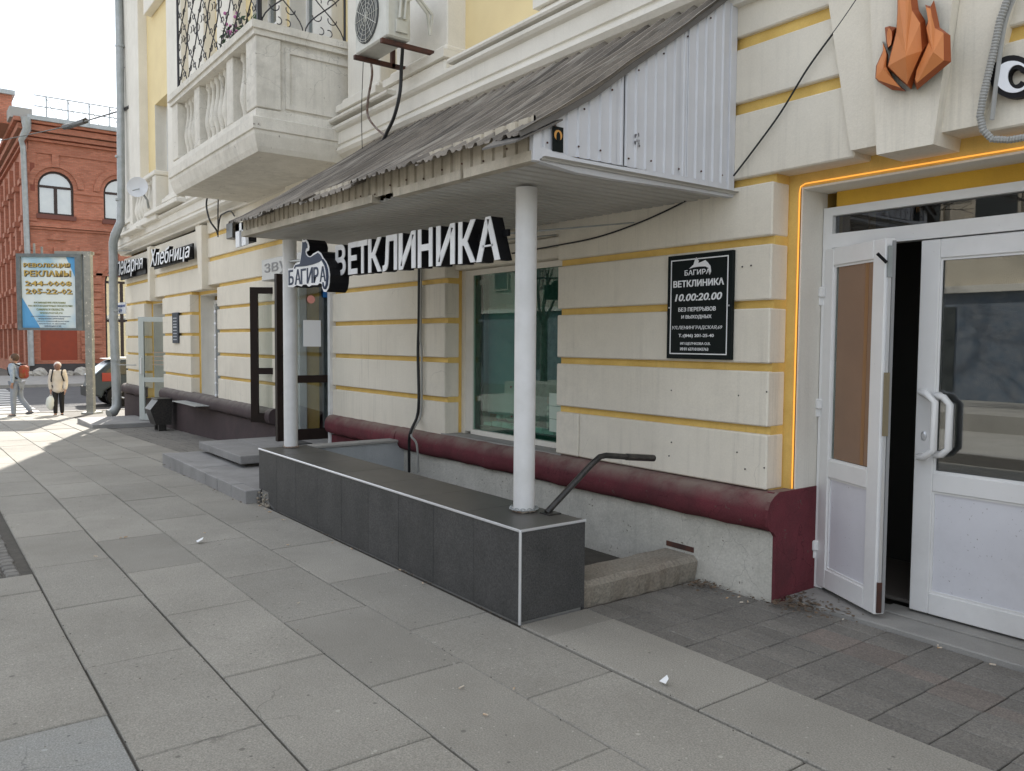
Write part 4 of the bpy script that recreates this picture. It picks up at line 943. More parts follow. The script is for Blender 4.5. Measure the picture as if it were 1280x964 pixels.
# chain round the near post
ch = thing('chain', 'grey steel chain looped around the foot of the right canopy post', 'chain', (-3.86, -1.165, .53))
for i in range(26):
    a = 2 * pi * i / 26; c = Vector((-3.86 + cos(a) * .082, -1.165 + sin(a) * .082, .542 + .004 * (i % 2)))
    tg = Vector((-sin(a), cos(a), 0)); up = Vector((0, 0, 1)) if i % 2 else Vector((cos(a), sin(a), 0))
    MB().tube([c + tg * (.014 * cos(t_)) + up * (.008 * sin(t_)) for t_ in [2 * pi * k / 8 for k in range(9)]], .0028, 4).build('link', GALV, ch)
# stairwell
sw = thing('basement_stair', 'concrete stair going down between the tiled parapet and the wall', 'stairs', (-5.4, -.5, -1.2))
MB().box(-7.3, -5.0, PYB, -.02, -1.3, -1.2).build('floor', CONC, sw)
for i in range(6): bx('step', CONC, sw, -5.0 + i * .25, -4.75 + i * .25, PYB, -.02, -1.3, -1.2 + (i + 1) * .19, .004)
lw = thing('stair_end_wall', 'low white rendered wall with a grey cap closing the far end of the stair', 'wall', (-7.45, -.5, 0))
MB().box(-7.53, -7.40, PYB, -.02, -1.2, .505).build('wall_body', mat('pale_blue_render', (.46, .48, .49), (.4, .42, .43), scale=5, bump=.5, fine=.1), lw)
bx('cap', CONC, lw, -7.56, -7.37, PYB, -.02, .505, .53, .004)
# kerb stone by the stair mouth
q = MB(); n = 14; vs = []
for i in range(n + 1):
    y = -1.018 + .99 * i / n; jx = random.uniform(-.016, .016); jz = random.uniform(-.003, .003)
    zt = .145 + .01 * i / n
    vs += [(-3.76, y, -.05), (-3.77, y, zt - .02 + jz), (-3.74, y, zt + jz), (-3.50 + jx, y, zt + jz * .5), (-3.465 + jx * .6, y, zt - .03 + jz), (-3.475 + jx, y, zt - .09), (-3.50 + jx, y, -.05)]
q.add(vs, [(7 * i + a, 7 * (i + 1) + a, 7 * (i + 1) + (a + 1) % 7, 7 * i + (a + 1) % 7) for i in range(n) for a in range(7)] + [tuple(range(7)), tuple(range(7 * n, 7 * n + 7))])
q.build('kerb_stone', KERBST, None, label='rough chipped stone threshold laid from the tiled parapet to the wall', cat='kerb stone')
bx('niche_slot', RUST, bld, -3.74, -3.50, -.026, .0, .17, .205, .002)
# handrail
hr = thing('stair_handrail', 'bent black steel handrail rising from the end of the tiled parapet', 'handrail', (-3.72, -1.08, .52))
p0 = Vector((-3.72, -1.10, .53)); p1 = Vector((-3.70, -.72, .825)); 
pts = [p0, p0.lerp(p1, .5), p0.lerp(p1, .9), p1 + Vector((0, .03, .012)), Vector((-3.70, -.64, .842)), Vector((-3.70, -.45, .818)), Vector((-3.70, -.205, .79))]
MB().tube(pts, .019, 10).build('rail', BLACKM, hr, smooth=True)
MB().tube([(-3.70, -.46, .819), (-3.70, -.205, .79)], .0225, 10).build('grip', BLACKM, hr, smooth=True)
bx('foot_plate', BLACKM, hr, -3.75, -3.66, -1.13, -1.035, .522, .531, .001)
# ================================================================== ENTRANCE STEPS (left)
es = thing('entrance_steps', 'two low grey granite steps before the brown glazed doors', 'steps', (-9.4, -1, 0))
q = MB(); xs_ = [-10.72, -10.35, -9.75, -9.2, -8.85, -8.45, -8.0, -7.575]
for a, b in zip(xs_, xs_[1:]):
    za = g(a) ; bx('edge_stone', STONE, es, a + .004, b - .004, -1.62 + random.uniform(-.006, .006), -1.50, -.06, .125 + random.uniform(-.003, .003), .006)
yy = [-1.50, -1.21]; 
for a, b in ((-10.7, -9.3), (-9.3, -8.4), (-8.4, -7.575)):
    bx('tread_slab', STONE, es, a + .004, b - .004, -1.496, -.95, -.05, .118 + random.uniform(-.004, .004), .006)
    if b > -9.1: bx('tread_slab', STONE, es, a + .004, b - .004, -.946, -.03, -.05, .118, .006)
for a, b in ((-10.62, -10.15), (-10.15, -9.0)):
    bx('upper_slab', STONE, es, a + .003, b - .003, -1.20, -.72, .16, .255, .008)
    bx('upper_slab', STONE, es, a + .003, b - .003, -.716, .2, .05, .255, .006)
MB().box(-10.5, -9.1, -1.1, -.05, .10, .17).build('riser', JOINT, es)
bx('mat_strip', mat('dark_mat', (.06, .06, .06)), es, -10.3, -9.6, -.30, -.1, .256, .264, 0)
MB().box(-11.2, -10.6, -.9, .2, -.2, .10).build('side_slab', CONC, es)

# ================================================================== PIER C cables
def cable(name, pts, r, m, label, cat='cable', n=6, sub=6, grp=None):
    P = [Vector(p) for p in pts]; out = []
    for i in range(len(P) - 1):
        a, b = P[max(i - 1, 0)], P[i]; c, d = P[i + 1], P[min(i + 2, len(P) - 1)]
        for k in range(sub):
            t_ = k / sub; out.append(.5 * ((2 * b) + (c - a) * t_ + (2 * a - 5 * b + 4 * c - d) * t_ ** 2 + (-a + 3 * b - 3 * c + d) * t_ ** 3))
    out.append(P[-1]); return MB().tube(out, r, n).build(name, m, None, smooth=True, label=label, cat=cat, group=grp)
Yc = -.03
c1 = [PY(x, y, Yc) for x, y in ((524, 335), (523.5, 400), (522.5, 440), (523.5, 500), (521, 522))] + [PY(514, 538, -.19), PY(511.5, 552, -.17), PY(511.5, 590, -.10)]
cable('wall_cable', c1, .015, CABLE, 'black cable running down the cream blocks left of the green window')
c2 = [PY(x, y, Yc) for x, y in ((526.5, 335), (526, 400), (525.5, 425), (527, 440), (527, 500), (525, 522))] + [PY(514, 543, -.19), PY(521, 556, -.16), PY(523, 590, -.10)]
cable('wall_cable', c2, .011, mat('grey_cable', (.35, .35, .33)), 'thin grey cable clipped beside the black one on the cream blocks')
cable('roof_cable', [PY(x, y, -.02) for x, y in ((868, 243), (850, 255), (800, 278), (745, 297), (690, 308), (640, 317))], .006, CABLE, 'thin black cable sagging along the wall below the canopy soffit')
cable('facade_wire', [PY(x, y, -.03) for x, y in ((1076, -8), (1050, 30), (1010, 85), (975, 142), (940, 190), (917, 220))], .006, CABLE, 'thin black wire slanting down the cream wall right of the canopy')
# AC unit
ac = thing('air_conditioner', 'aged white outdoor air conditioner on rusty brackets beside the balcony', 'air conditioner', (-7.0, -.5, 4.45))
AX0, AX1, AY0, AY1, AZ0 = -7.62, -6.86, -.66, -.42, 4.455
AX0 = PY(444, 50, AY0).x; AX1 = PY(484, 40, AY0).x; 
AZ0 = PY(445, 69, AY0).z
AH = .56
bx('casing', ACW, ac, AX0, AX1, AY0, AY1, AZ0, AZ0 + AH, .015)
fc = ((AX0 + AX1) / 2 - .07, AZ0 + AH / 2); q = MB(); q.lathe((0, 0, 0), [(.235, 0), (.235, .006), (.22, .010), (0.0, .010)], 28); q.xf(Matrix.Translation((fc[0], AY0 - .001, fc[1])) @ Matrix.Rotation(RAD(90), 4, 'X')).build('fan_recess', ACG, ac)
q = MB()
for r in (.04, .08, .12, .16, .20, .22):
    q.tube([(fc[0] + r * cos(2 * pi * k / 24), AY0 - .016, fc[1] + r * sin(2 * pi * k / 24)) for k in range(25)], .0025, 4)
for k in range(12): q.tube([(fc[0], AY0 - .016, fc[1]), (fc[0] + .23 * cos(2 * pi * k / 12), AY0 - .016, fc[1] + .23 * sin(2 * pi * k / 12))], .003, 4)
q.build('fan_guard', ACW, ac)
for xx in (AX0 + .02, AX1 - .08):
    bx('bracket', RUST, ac, xx, xx + .04, AY0 - .03, .12, AZ0 - .05, AZ0 - .01, .002)
    bx('bracket', RUST, ac, xx, xx + .04, .0 if xx > AX0 + .1 else -.30, .04 if xx > AX0 + .1 else -.26, AZ0 - .05, AZ0 + .22, .002)
bx('pipe_cover', ACW, ac, AX1, AX1 + .02, AY1 - .16, AY1 - .04, AZ0 + .05, AZ0 + .16, .004)
q = MB()
for dy in (0, .05): q.tube([(AX1 + .03, AY1 - .13 + dy, AZ0 + .17), (AX1 + .035, AY1 - .12 + dy, AZ0 + .33), (AX1 + .04, AY1 + .0 + dy, AZ0 + .40), (AX1 + .02, AY1 + .16 + dy, AZ0 + .28), (AX1, AY1 + .20, AZ0 + .10)], .014, 7)
q.build('insulated_pipe', ACW, ac, smooth=True)
ca = lambda x, y, Y=-.28: PY(x, y, Y)
cable('power_cable', [ca(506, -8, -.30), ca(505, 30, -.30), ca(502, 80, -.3), ca(500, 115, -.32), ca(493, 145, -.32), ca(484, 165, -.30), ca(478, 178, -.28)], .017, CABLE, 'thick black cable hanging beside the air conditioner down to the canopy roof')
cable('drain_pipe', [PY(464, 80, -.28), PY(465, 95, -.28), PY(460, 125, -.28), PY(460, 145, -.28), PY(470, 160, -.28), PY(482, 170, -.28)], .012, RUSTC, 'rusty brown pipe curving down from the air conditioner to the canopy roof')
cable('thin_wire', [PY(454, 78, -.45), PY(452, 140, -.35), PY(453, 192, -.28)], .004, CABLE, 'thin straight wire dropping from the left bracket of the air conditioner')
# cables at the left under the balcony
cable('loop_cable', [PY(262, 236, -.3), PY(258, 255, -.3), PY(262, 275, -.28), PY(270, 287, -.2), PY(272, 293, -.1)], .014, CABLE, 'black cable loop hanging below the left end of the balcony')
cable('loop_cable', [PY(273, 236, -.3), PY(272.5, 262, -.28), PY(272.5, 296, -.1)], .010, CABLE, 'straight black cable hanging below the balcony beside the loop')
cable('loop_cable', [PY(272, 294, -.06), PY(275, 272, -.06), PY(280, 267, -.06), PY(288, 264, -.06), PY(293, 270, -.06)], .012, CABLE, 'black cable arching from the loops to the wall box by the canopy')
bx('junction_box', BLACKM, None, PY(288, 268, -.05).x, PY(296, 268, -.05).x, -.12, 0, 3.12, 3.36, .01, label='small dark junction box on the wall at the left end of the canopy', cat='box')
# projecting lit sign left of canopy
t = thing('projecting_sign', 'white projecting box sign partly hidden behind the left canopy end', 'sign', (-12, -.5, 2.8))
A_ = PY(296, 310, -.30); B_ = PY(303, 310, -.30)
A2 = PY(295, 285, -.30)
q = MB()
p0_, p1_ = PY(294.5, 306, -.45), PY(307, 306, -.45)
zt_, zb_ = PY(300, 279, -.45).z, PY(300, 308, -.45).z
q.box(p0_.x, p0_.x + .16, -.45, -.41, zb_, zt_); q.box(p1_.x - .16, p1_.x, -.45, -.41, zb_, zt_); q.box(p0_.x, p1_.x, -.45, -.41, zt_ - .10, zt_)
q.build('letter', LEDWHITE, t)
MB().box(p0_.x, p1_.x, -.40, -.30, zb_ + .05, zt_ - .02).build('back_box', BLACK, t)
# far shop sign letters
def sign_letters(txt, xl, xr, ybl, ybr, ytl, ytr, Y, label, shear=.25):
    t = thing('shop_sign', label, 'sign', (PY((xl + xr) / 2, ybl, Y).x, Y, 2.9)); n = len(txt)
    L_ = PY(xl, ybl, Y); R_ = PY(xr, ybr, Y); ws = {'Х': 1.2, 'ц': 1.1, 'и': 1., 'р': .9, 'я': 1.}
    full, _ = text_mesh(txt, bold=.03)
    a, fs = text_mesh(txt, bold=.0, shear=shear, res=3)
    TL = PY(xl, ytl, Y); TR = PY(xr, ytr, Y)
    def mk(y0, y1, nm, m, e=0):
        vs = []
        for v in a:
            zb = L_.z + (R_.z - L_.z) * v[0]; zt = TL.z + (TR.z - TL.z) * v[0]
            vs.append((L_.x + (R_.x - L_.x) * v[0], y0 + (y1 - y0) * v[2], zb + (zt - zb) * v[1]))
        MB().add(vs, fs).build(nm, m, t)
    mk(Y, Y + .07, 'letter_cans', BLACK); mk(Y - .008, Y, 'letter_faces', LEDWHITE)
    bxs = [(.1, 1.0), (.55, -.1)]
    MB().box(L_.x, R_.x - .1, Y + .07, Y + .10, L_.z + .03, (TL.z + TR.z) / 2 - .06).build('backing', BLACK, t)
    return t
sign_letters('пекарня', 146.5, 179, 352, 339.5, 327, 322, -.19, 'white italic letters пекарня at the far left corner of the facade')
sign_letters('Хлебница', 188, 237.5, 338.5, 325, 312, 303, -.19, 'white italic letters Хлебница on the frieze left of the canopy')
# wall plaque dark vertical on pier G
p_ = PY(219, 390, -.03); 
t = thing('wall_plaque', 'narrow dark plaque with pale lines on the pier left of the far window', 'plaque', (p_.x, -.03, 1.4))
xa, xb = PY(215.2, 410, -.03).x, PY(222.3, 410, -.03).x; za, zb = PY(218, 429, -.03).z, PY(218, 391, -.03).z
bx('board', mat('dark_slate_board', (.05, .06, .075)), t, xa, xb, -.03, -.002, za, zb, .003)
q = MB()
for i in range(8): q.box(xa + .08, xb - .08, -.033, -.031, za + (zb - za) * (.1 + i * .1), za + (zb - za) * (.135 + i * .1 + (.02 if i == 4 else 0)))
q.build('lettering', mat('pale_grey_ink', (.4, .42, .45)), t)
# street number boards at the corner
t = thing('house_number_board', 'small white and blue address board beside the downpipe', 'sign', (-21, -.2, 2.1))
a_ = PD(144.3, 393, 18.6); b_ = PD(157, 392, 18.3); hgt = Vector((0, 0, 14 / FPX * 18.5)); nrm = Vector((.6, -.8, 0)) * .03
q = MB(); q.add([a_, b_, b_ + hgt, a_ + hgt, a_ - nrm, b_ - nrm, b_ - nrm + hgt, a_ - nrm + hgt], [(0, 1, 2, 3), (4, 5, 6, 7), (0, 1, 5, 4), (1, 2, 6, 5), (2, 3, 7, 6), (3, 0, 4, 7)]); q.build('board', LEDWHITE, t)
q = MB(); U_ = (b_ - a_); text_on(q, 'Ленинградская', a_ + U_ * .06 + hgt * .55 + nrm * .02, U_ * .88, hgt * .3, nrm.normalized(), .004, res=1); text_on(q, '69', a_ + U_ * .35 + hgt * .1 + nrm * .02, U_ * .3, hgt * .35, nrm.normalized(), .004, res=1, bold=.02); q.build('lettering', mat('blue_ink', (.03, .08, .3)), t)
# satellite dish
sdh = thing('satellite_dish', 'white satellite dish on the upper wall near the left corner', 'satellite dish', (-17.7, -.4, 4.5))
dc = PD(174, 236, 15.7); rad = 13 / FPX * 15.7
q = MB(); q.lathe((0, 0, 0), [(.02, 0), (rad * .5, .02), (rad * .85, .06), (rad, .10), (rad * .98, .105), (rad * .8, .072), (rad * .45, .035), (.01, .012)], 24)
nv = (CP - dc).normalized(); nv = (nv + Vector((-.45, -.1, .25))).normalized()
q.xf(Matrix.Translation(dc) @ nv.to_track_quat('Z', 'Y').to_matrix().to_4x4()).build('dish', mat('dish_white', (.7, .71, .73), rough=.4), sdh, smooth=True)
MB().tube([dc, PD(184, 250, 15.9), PD(186, 262, 16.2)], .022, 6).build('arm', GALV, sdh); MB().tube([dc + nv * .0, dc + nv * .35 + Vector((0, 0, -.15))], .012, 5).build('feed_arm', GALV, sdh)
# downpipe
dp = thing('downpipe', 'grey galvanised downpipe running down the left corner of the cream building', 'downpipe', (-21.1, -.3, 0))
r_ = .085
dD = 18.9
topp = [PD(148.5, -60, 18.2), PD(148.5, 0, 18.2), PD(150.5, 120, 18.2), PD(151.5, 250, 18.2), PD(150.5, 278, 18.2), PD(144, 294, 18.25), PD(141.5, 303, 18.3), PD(142, 400, 18.35), PD(146, 495, 18.4), PD(146, 508, 18.4), PD(142, 515, 18.3), PD(136, 518, 18.2)]
MB().tube(topp, [.082] * 4 + [.088, .10, .094, .094, .10, .105, .105, .105], 14).build('pipe', GALV, dp, smooth=True)
for yv in (58, 196, 250, 327, 388, 450):
    xx = 150 if yv < 270 else 142 + (yv - 300) / 200 * 4; c = PD(xx, yv, 18.2 if yv < 270 else 18.35)
    MB().tube([c - Vector((0, 0, .02)), c + Vector((0, 0, .02))], .10, 14).build('pipe_joint', GALV, dp)
for yv in (85, 314, 456): 
    c = PD(150 if yv < 270 else 143, yv, 18.3); MB().tube([c, c + Vector((.5, .35, 0))], .012, 5).build('wall_clamp', GALV, dp)
# overhead wire with insulators
MB().tube([PD(174, 131, 18.0), PD(166, 132, 18.0), PD(160, 134.5, 18.1), PD(155, 137, 18.3)], [.05, .05, .035, .04], 8).build('line_insulator', BLACKM, None, label='black wire insulator fixed near the top left corner of the cream facade', cat='insulator')
ow = MB(); ow.tube([PD(155, 137, 18.3), PD(105, 152, 24), PD(80, 158, 28)], .02, 5); ow.tube([PD(107, 151, 24), PD(90, 157, 27), PD(80, 159, 28)], .09, 6); ow.tube([PD(80, 159, 28), PD(0, 176, 38)], .02, 5)
ow.build('overhead_wire', CABLE, None, label='dark overhead wire crossing in front of the red brick building', cat='wire')

# ================================================================== RIGHT SIGNS
fl = thing('flame_sign', 'faceted orange flame sign mounted on the keystone over the white door', 'sign', (-2.1, -.2, 2.9))
def fp_(x, y, Y): return PY(1060 + x / 5.818, y / 5.818, Y)
def tongue(outp, inner, apex, Yb, Yf, Ya):
    n = len(outp); q = MB(); q.add([fp_(*p, Yb) for p in outp] + [fp_(*p, Yf) for p in outp], [(i, (i + 1) % n, n + (i + 1) % n, n + i) for i in range(n)] + [tuple(range(n))]); q.build('flame_side', BLACK, fl)
    k = len(inner); q = MB(); q.add([fp_(*p, Yf - .002) for p in outp] + [fp_(*p, Yf - .045) for p in inner], [(i, (i + 1) % n, n + (i + 1) % n, n + i) for i in range(n)]); q.build('flame_bevel', ORANGED, fl)
    q = MB(); c = fp_(*apex, Ya); q.add([fp_(*p, Yf - .045) for p in inner] + [c], [(i, (i + 1) % k, k) for i in range(k)]); q.build('flame_face', ORANGE, fl)
tongue([(360, -60), (420, -230), (470, -100), (505, 0), (515, 75), (562, 150), (582, 320), (500, 520), (460, 652), (400, 600), (285, 490), (350, 230), (358, 100)],
       [(366, -50), (418, -200), (445, -90), (456, 0), (465, 75), (525, 170), (538, 370), (470, 520), (430, 612), (385, 575), (292, 480), (352, 240), (362, 100)], (420, 410), -.11, -.16, -.27)
tongue([(250, 300), (275, 355), (292, 400), (285, 490), (350, 600), (425, 665), (320, 655), (220, 595), (198, 570), (204, 480), (240, 400), (262, 350)],
       [(254, 315), (272, 360), (280, 400), (276, 485), (318, 560), (385, 640), (310, 615), (225, 585), (204, 566), (210, 482), (244, 405), (262, 358)], (255, 500), -.10, -.13, -.19)
tongue([(268, 200), (300, 190), (352, 200), (340, 260), (320, 330), (290, 358), (278, 310), (272, 250)], [(290, 215), (302, 205), (318, 230), (320, 280), (312, 325), (292, 345), (284, 310), (282, 255)], (302, 280), -.10, -.13, -.17)
tongue([(560, 35), (600, 48), (625, 0), (650, 110), (668, 200), (745, 258), (750, 450), (502, 655), (482, 600), (490, 520), (582, 310), (566, 200), (592, 110)],
       [(566, 50), (592, 62), (600, 60), (612, 125), (632, 205), (695, 240), (697, 440), (500, 605), (488, 580), (500, 510), (588, 310), (570, 205), (596, 115)], (620, 380), -.11, -.16, -.24)
# letter C sign
cs = thing('letter_sign', 'white letter С with thick black outline on the frieze at the right edge', 'sign', (-1.7, -.1, 2.8))
def crescent(nm, m, c, ro, ri, dyo, Y0, Y1, a0=48, a1=318):
    k = 26; out = []; inn = []
    for i in range(k + 1):
        a = RAD(a0 + (a1 - a0) * i / k)
        out.append(PY(c[0] + ro[0] * cos(a), c[1] - ro[1] * sin(a), Y0)); inn.append(PY(c[0] + dyo + ri[0] * cos(a), c[1] - ri[1] * sin(a), Y0))
    vs = [(p.x, Y0, p.z) for p in out + inn] + [(p.x, Y1, p.z) for p in out + inn]; n = k + 1; N2 = 2 * n
    fs = []
    for i in range(k): fs += [(i, i + 1, n + i + 1, n + i), (N2 + i, N2 + i + 1, N2 + n + i + 1, N2 + n + i), (i, i + 1, N2 + i + 1, N2 + i), (n + i, n + i + 1, N2 + n + i + 1, N2 + n + i)]
    fs += [(0, n, N2 + n, N2), (k, n + k, N2 + n + k, N2 + k)]
    MB().add(vs, fs).build(nm, m, cs)
crescent('letter_case', BLACK, (1266, 96), (29, 27), (8, 10), 3, -.045, -.005, 30, 330)
crescent('letter_face', LEDWHITE, (1266, 96), (22.5, 20), (12.5, 15), 6, -.051, -.045, 42, 322)
# conduit
pts = [PY(1262, -8, -.07), PY(1250, 25, -.07), PY(1243, 60, -.07), PY(1236, 90, -.07), PY(1229, 120, -.07), PY(1225, 145, -.06), PY(1229, 163, -.05), PY(1240, 174, -.03), PY(1262, 175, .0), PY(1290, 170, .0)]
P = []
for a, b in zip(pts, pts[1:]):
    nseg = max(2, int((b - a).length / .0065)); P += [a.lerp(b, i / nseg) for i in range(nseg)]
P.append(pts[-1]); MB().tube(P, [.0145 if i % 2 else .0185 for i in range(len(P))], 8).build('conduit', mat('grey_conduit', (.36, .36, .345), rough=.6), None, label='corrugated grey conduit hose hanging beside the keystone at the right', cat='conduit')
pts = [PY(1270, -8, -.05), PY(1256, 30, -.05), PY(1247, 90, -.05), PY(1240, 150, -.04)]
cable('conduit', pts, .011, mat('grey_conduit', (.36, .36, .345)), 'smooth grey tube running just right of the corrugated hose', 'conduit')
# neon strip
n_ = [(-2.899, .163, .67), (-2.899, .163, 1.4), (-2.899, .163, 2.46), (-2.892, .163, 2.495), (-2.86, .163, 2.508), (-2.3, .163, 2.506), (-1.3, .163, 2.5), (-1.2, .163, 2.46), (-1.2, .163, .7)]
MB().tube(n_, .0045, 8).build('neon_tube', NEON, None, label='glowing amber light tube tracing the white door opening', cat='light strip')

# window B contents
def lump(c, r, m, nm='plaster_lump', **k): return MB().sphere(c, r, 9, 6, (1.4, 1, .55)).build(nm, m, None, **k)
PLAST = mat('plaster_rubble', (.48, .47, .42), (.36, .35, .31), scale=9, bump=.8)
bx('window_shelf', mat('shelf_grey', (.35, .38, .36)), None, -6.45, -5.0, .30, .9, .62, .70, .01, label='grey shelf behind the green window', cat='shelf')
for i in range(9):
    x0_ = -6.40 + i * .155
    bx('white_tile', mat('white_foam_tile', (.55, .60, .55), rough=.7), None, x0_, x0_ + .145, .285, .35, .70, .70 + (.10 if i % 3 else .085), .004, label='pale ceramic tile standing on the shelf behind the green window', cat='tile', group='tiles standing behind the green window')
q = MB()
for i in range(26): q.sphere((random.uniform(-6.35, -5.7), random.uniform(.38, .6), .84 + random.uniform(-.03, .07)), random.uniform(.03, .075), 7, 5, (1.3, 1, .6))
q.build('rubble_heap', PLAST, None, kind='stuff', label='heap of plaster lumps behind the green window', cat='rubble')
for k in range(4): bx('folded_cloth', mat('dusty_cloth', (.22, .13, .12)) if k == 3 else mat('grey_box', (.33, .34, .33)), None, -5.5, -5.15, .34, .6, .80 + k * .07, .865 + k * .07, .01, label=['lowest', 'second', 'third', 'topmost'][k] + ' flat box in the pile at the right inside the green window', cat='box')
for k in range(3): bx('notice_sheet', mat('green_paper', (.50, .60, .52)), None, -5.27 + .0 * k, -5.10, .19 - .002 * k, .193 - .002 * k, .80 + k * .11, .905 + k * .11, 0, label=['lowest', 'middle', 'topmost'][k] + ' pale green sheet stuck at the right side of the green window', cat='sheet')
bx('curtain', mat('grey_green_curtain', (.27, .36, .34), (.22, .30, .28), scale=3), None, -6.42, -5.98, .36, .375, .86, 2.3, .004, label='pale grey green panel blind at the left inside the green window', cat='blind')
bx('curtain', mat('dark_teal_cloth', (.07, .11, .11), (.16, .20, .19), scale=14), None, -5.93, -5.02, .50, .52, .7, 2.4, .004, label='dark patterned curtain hanging at the right inside the green window', cat='curtain')
# litter
def scrap(px, py, s, label, m=WPRINT):
    p = PZ(px, py, .012); q = MB(); q.add([p + Vector((-s, -s * .4, 0)), p + Vector((s, -s * .6, .004)), p + Vector((s * .8, s * .5, .02)), p + Vector((0, s * .9, .03)), p + Vector((-s * .9, s * .5, .005))], [(0, 1, 2), (0, 2, 3), (0, 3, 4)]); q.build('paper_scrap', m, None, label=label, cat='litter')
scrap(249, 677, .035, 'crumpled white paper scrap on the slabs left of the tiled parapet'); scrap(830, 853, .022, 'small white paper scrap on the slabs below the dark pavers')
lf = MB()
LEAF = mat('dry_leaf', (.16, .11, .07), (.08, .06, .04), scale=20)
def leaf(x, y, z, s):
    a = random.uniform(0, 6.28); u = Vector((cos(a), sin(a), 0)) * s; v = Vector((-sin(a), cos(a), random.uniform(-.5, .9))) * s * .5; c = Vector((x, y, z))
    lf.add([c - u, c + v, c + u, c - v], [(0, 1, 2, 3)])
for i in range(330): leaf(-2.86 + abs(random.gauss(0, .18)), -.03 + random.gauss(0, .09) + .05, .022 + random.uniform(0, .012), random.uniform(.006, .018))
for i in range(120): leaf(-3.42 + abs(random.gauss(0, .10)), -.12 + random.gauss(0, .07), .01 + random.uniform(0, .012), random.uniform(.006, .016))
for i in range(70): leaf(random.uniform(-3.4, -2.7), -.05 + random.gauss(0, .03), .01, random.uniform(.005, .014))
for i in range(60): leaf(random.uniform(-7.7, -3.4), -1.50 - abs(random.gauss(0, .012)), .008, random.uniform(.004, .012))
for i in range(50): leaf(random.uniform(-10.6, -7.6), -1.63 - abs(random.gauss(0, .02)), .0 + .006, random.uniform(.006, .016))
for i in range(90): leaf(random.uniform(-9, .5), random.uniform(-4.5, -1.2), .008, random.uniform(.003, .009))
lf.build('dry_leaves', LEAF, None, kind='stuff', origin=(-3, -1, 0), label='dry leaf litter gathered at the plinth foot and along the joints', cat='leaf litter')

# ================================================================== BILLBOARD
bb = thing('billboard', 'framed advertising lightbox on a steel post at the pavement end', 'billboard', (-24, -.35, -.45))
D0 = 21.5
U_ = Vector((RT.x, RT.y, 0)).normalized(); N_ = Vector((-FW.x, -FW.y, 0)).normalized(); Z_ = Vector((0, 0, 1))
C0 = PD(64, 413, D0)
def bbp(x, y, dn=0): # px coordinates on the board plane
    return C0 + U_ * ((x - 64) / FPX * D0) + Z_ * ((413 - y) / FPX * D0) + N_ * dn
def slabp(q, x0, x1, y0, y1, n0, n1):
    q.add([bbp(x0, y1, n0), bbp(x1, y1, n0), bbp(x1, y0, n0), bbp(x0, y0, n0), bbp(x0, y1, n1), bbp(x1, y1, n1), bbp(x1, y0, n1), bbp(x0, y0, n1)], [(0, 1, 2, 3), (4, 5, 6, 7), (0, 1, 5, 4), (1, 2, 6, 5), (2, 3, 7, 6), (3, 0, 4, 7)]); return q
BFR = mat('grey_blue_frame', (.10, .12, .13), (.15, .17, .18), scale=8, rough=.6)
q = MB(); slabp(q, 23, 28, 318, 413, -.12, .04); slabp(q, 96, 104, 318, 413, -.12, .04); slabp(q, 28, 96, 318, 322, -.12, .04); slabp(q, 28, 96, 410, 413, -.12, .04); slabp(q, 28, 96, 322, 410, -.11, -.05); q.build('frame', BFR, bb)
def grad():
    m = bpy.data.materials.new('poster_print'); m.use_nodes = True; n = m.node_tree; b = n.nodes['Principled BSDF']; N = n.nodes.new; K = n.links.new
    geo = N('ShaderNodeNewGeometry'); wv = N('ShaderNodeTexNoise'); wv.inputs['Scale'].default_value = .9; K(geo.outputs['Position'], wv.inputs['Vector'])
    cr_ = N('ShaderNodeValToRGB'); cr_.color_ramp.elements[0].position = .45; cr_.color_ramp.elements[0].color = (.66, .74, .76, 1); cr_.color_ramp.elements[1].position = .62; cr_.color_ramp.elements[1].color = (.25, .48, .66, 1)
    K(wv.outputs['Fac'], cr_.inputs[0]); K(cr_.outputs[0], b.inputs['Base Color']); b.inputs['Roughness'].default_value = .4; return m
slabp(MB(), 28, 96, 322, 410, -.05, -.02).build('poster', grad(), bb)
for tri in (((28, 410), (50, 410), (28, 372)), ((96, 322), (84, 322), (96, 350))): MB().add([bbp(*p, -.018) for p in tri], [(0, 1, 2)]).build('poster_shape', mat('poster_blue', (.10, .33, .62)), bb)
def bbt(txt, x0, x1, yb, yt, m, bold=.02):
    q = MB(); O = bbp(x0, yb, -.017); text_on(q, txt, O, U_ * ((x1 - x0) / FPX * D0), Z_ * ((yb - yt) / FPX * D0), N_, .008, bold=bold, res=1); q.build('lettering', m, bb)
GOLD = mat('gold_print', (.50, .36, .10)); SHD = mat('dark_print', (.10, .085, .06)); GRN = mat('olive_print', (.22, .24, .06)); GRY = mat('grey_blue_print', (.2, .24, .32))
for tx_, x0, x1, yb, yt in (('РЕВОЛЮЦИЯ', 31, 89, 335.5, 329.5), ('РЕКЛАМЫ', 31.5, 89.5, 346, 338.5), ('244-0008', 32.5, 90.5, 358, 351.5), ('205-22-02', 33, 91, 368, 361)):
    bbt(tx_, x0 + .6, x1 + .6, yb + .6, yt + .6, SHD, .04); 
    q = MB(); O = bbp(x0, yb, -.008); text_on(q, tx_, O, U_ * ((x1 - x0) / FPX * D0), Z_ * ((yb - yt) / FPX * D0), N_, .006, bold=.012, res=1); q.build('lettering', GOLD, bb)
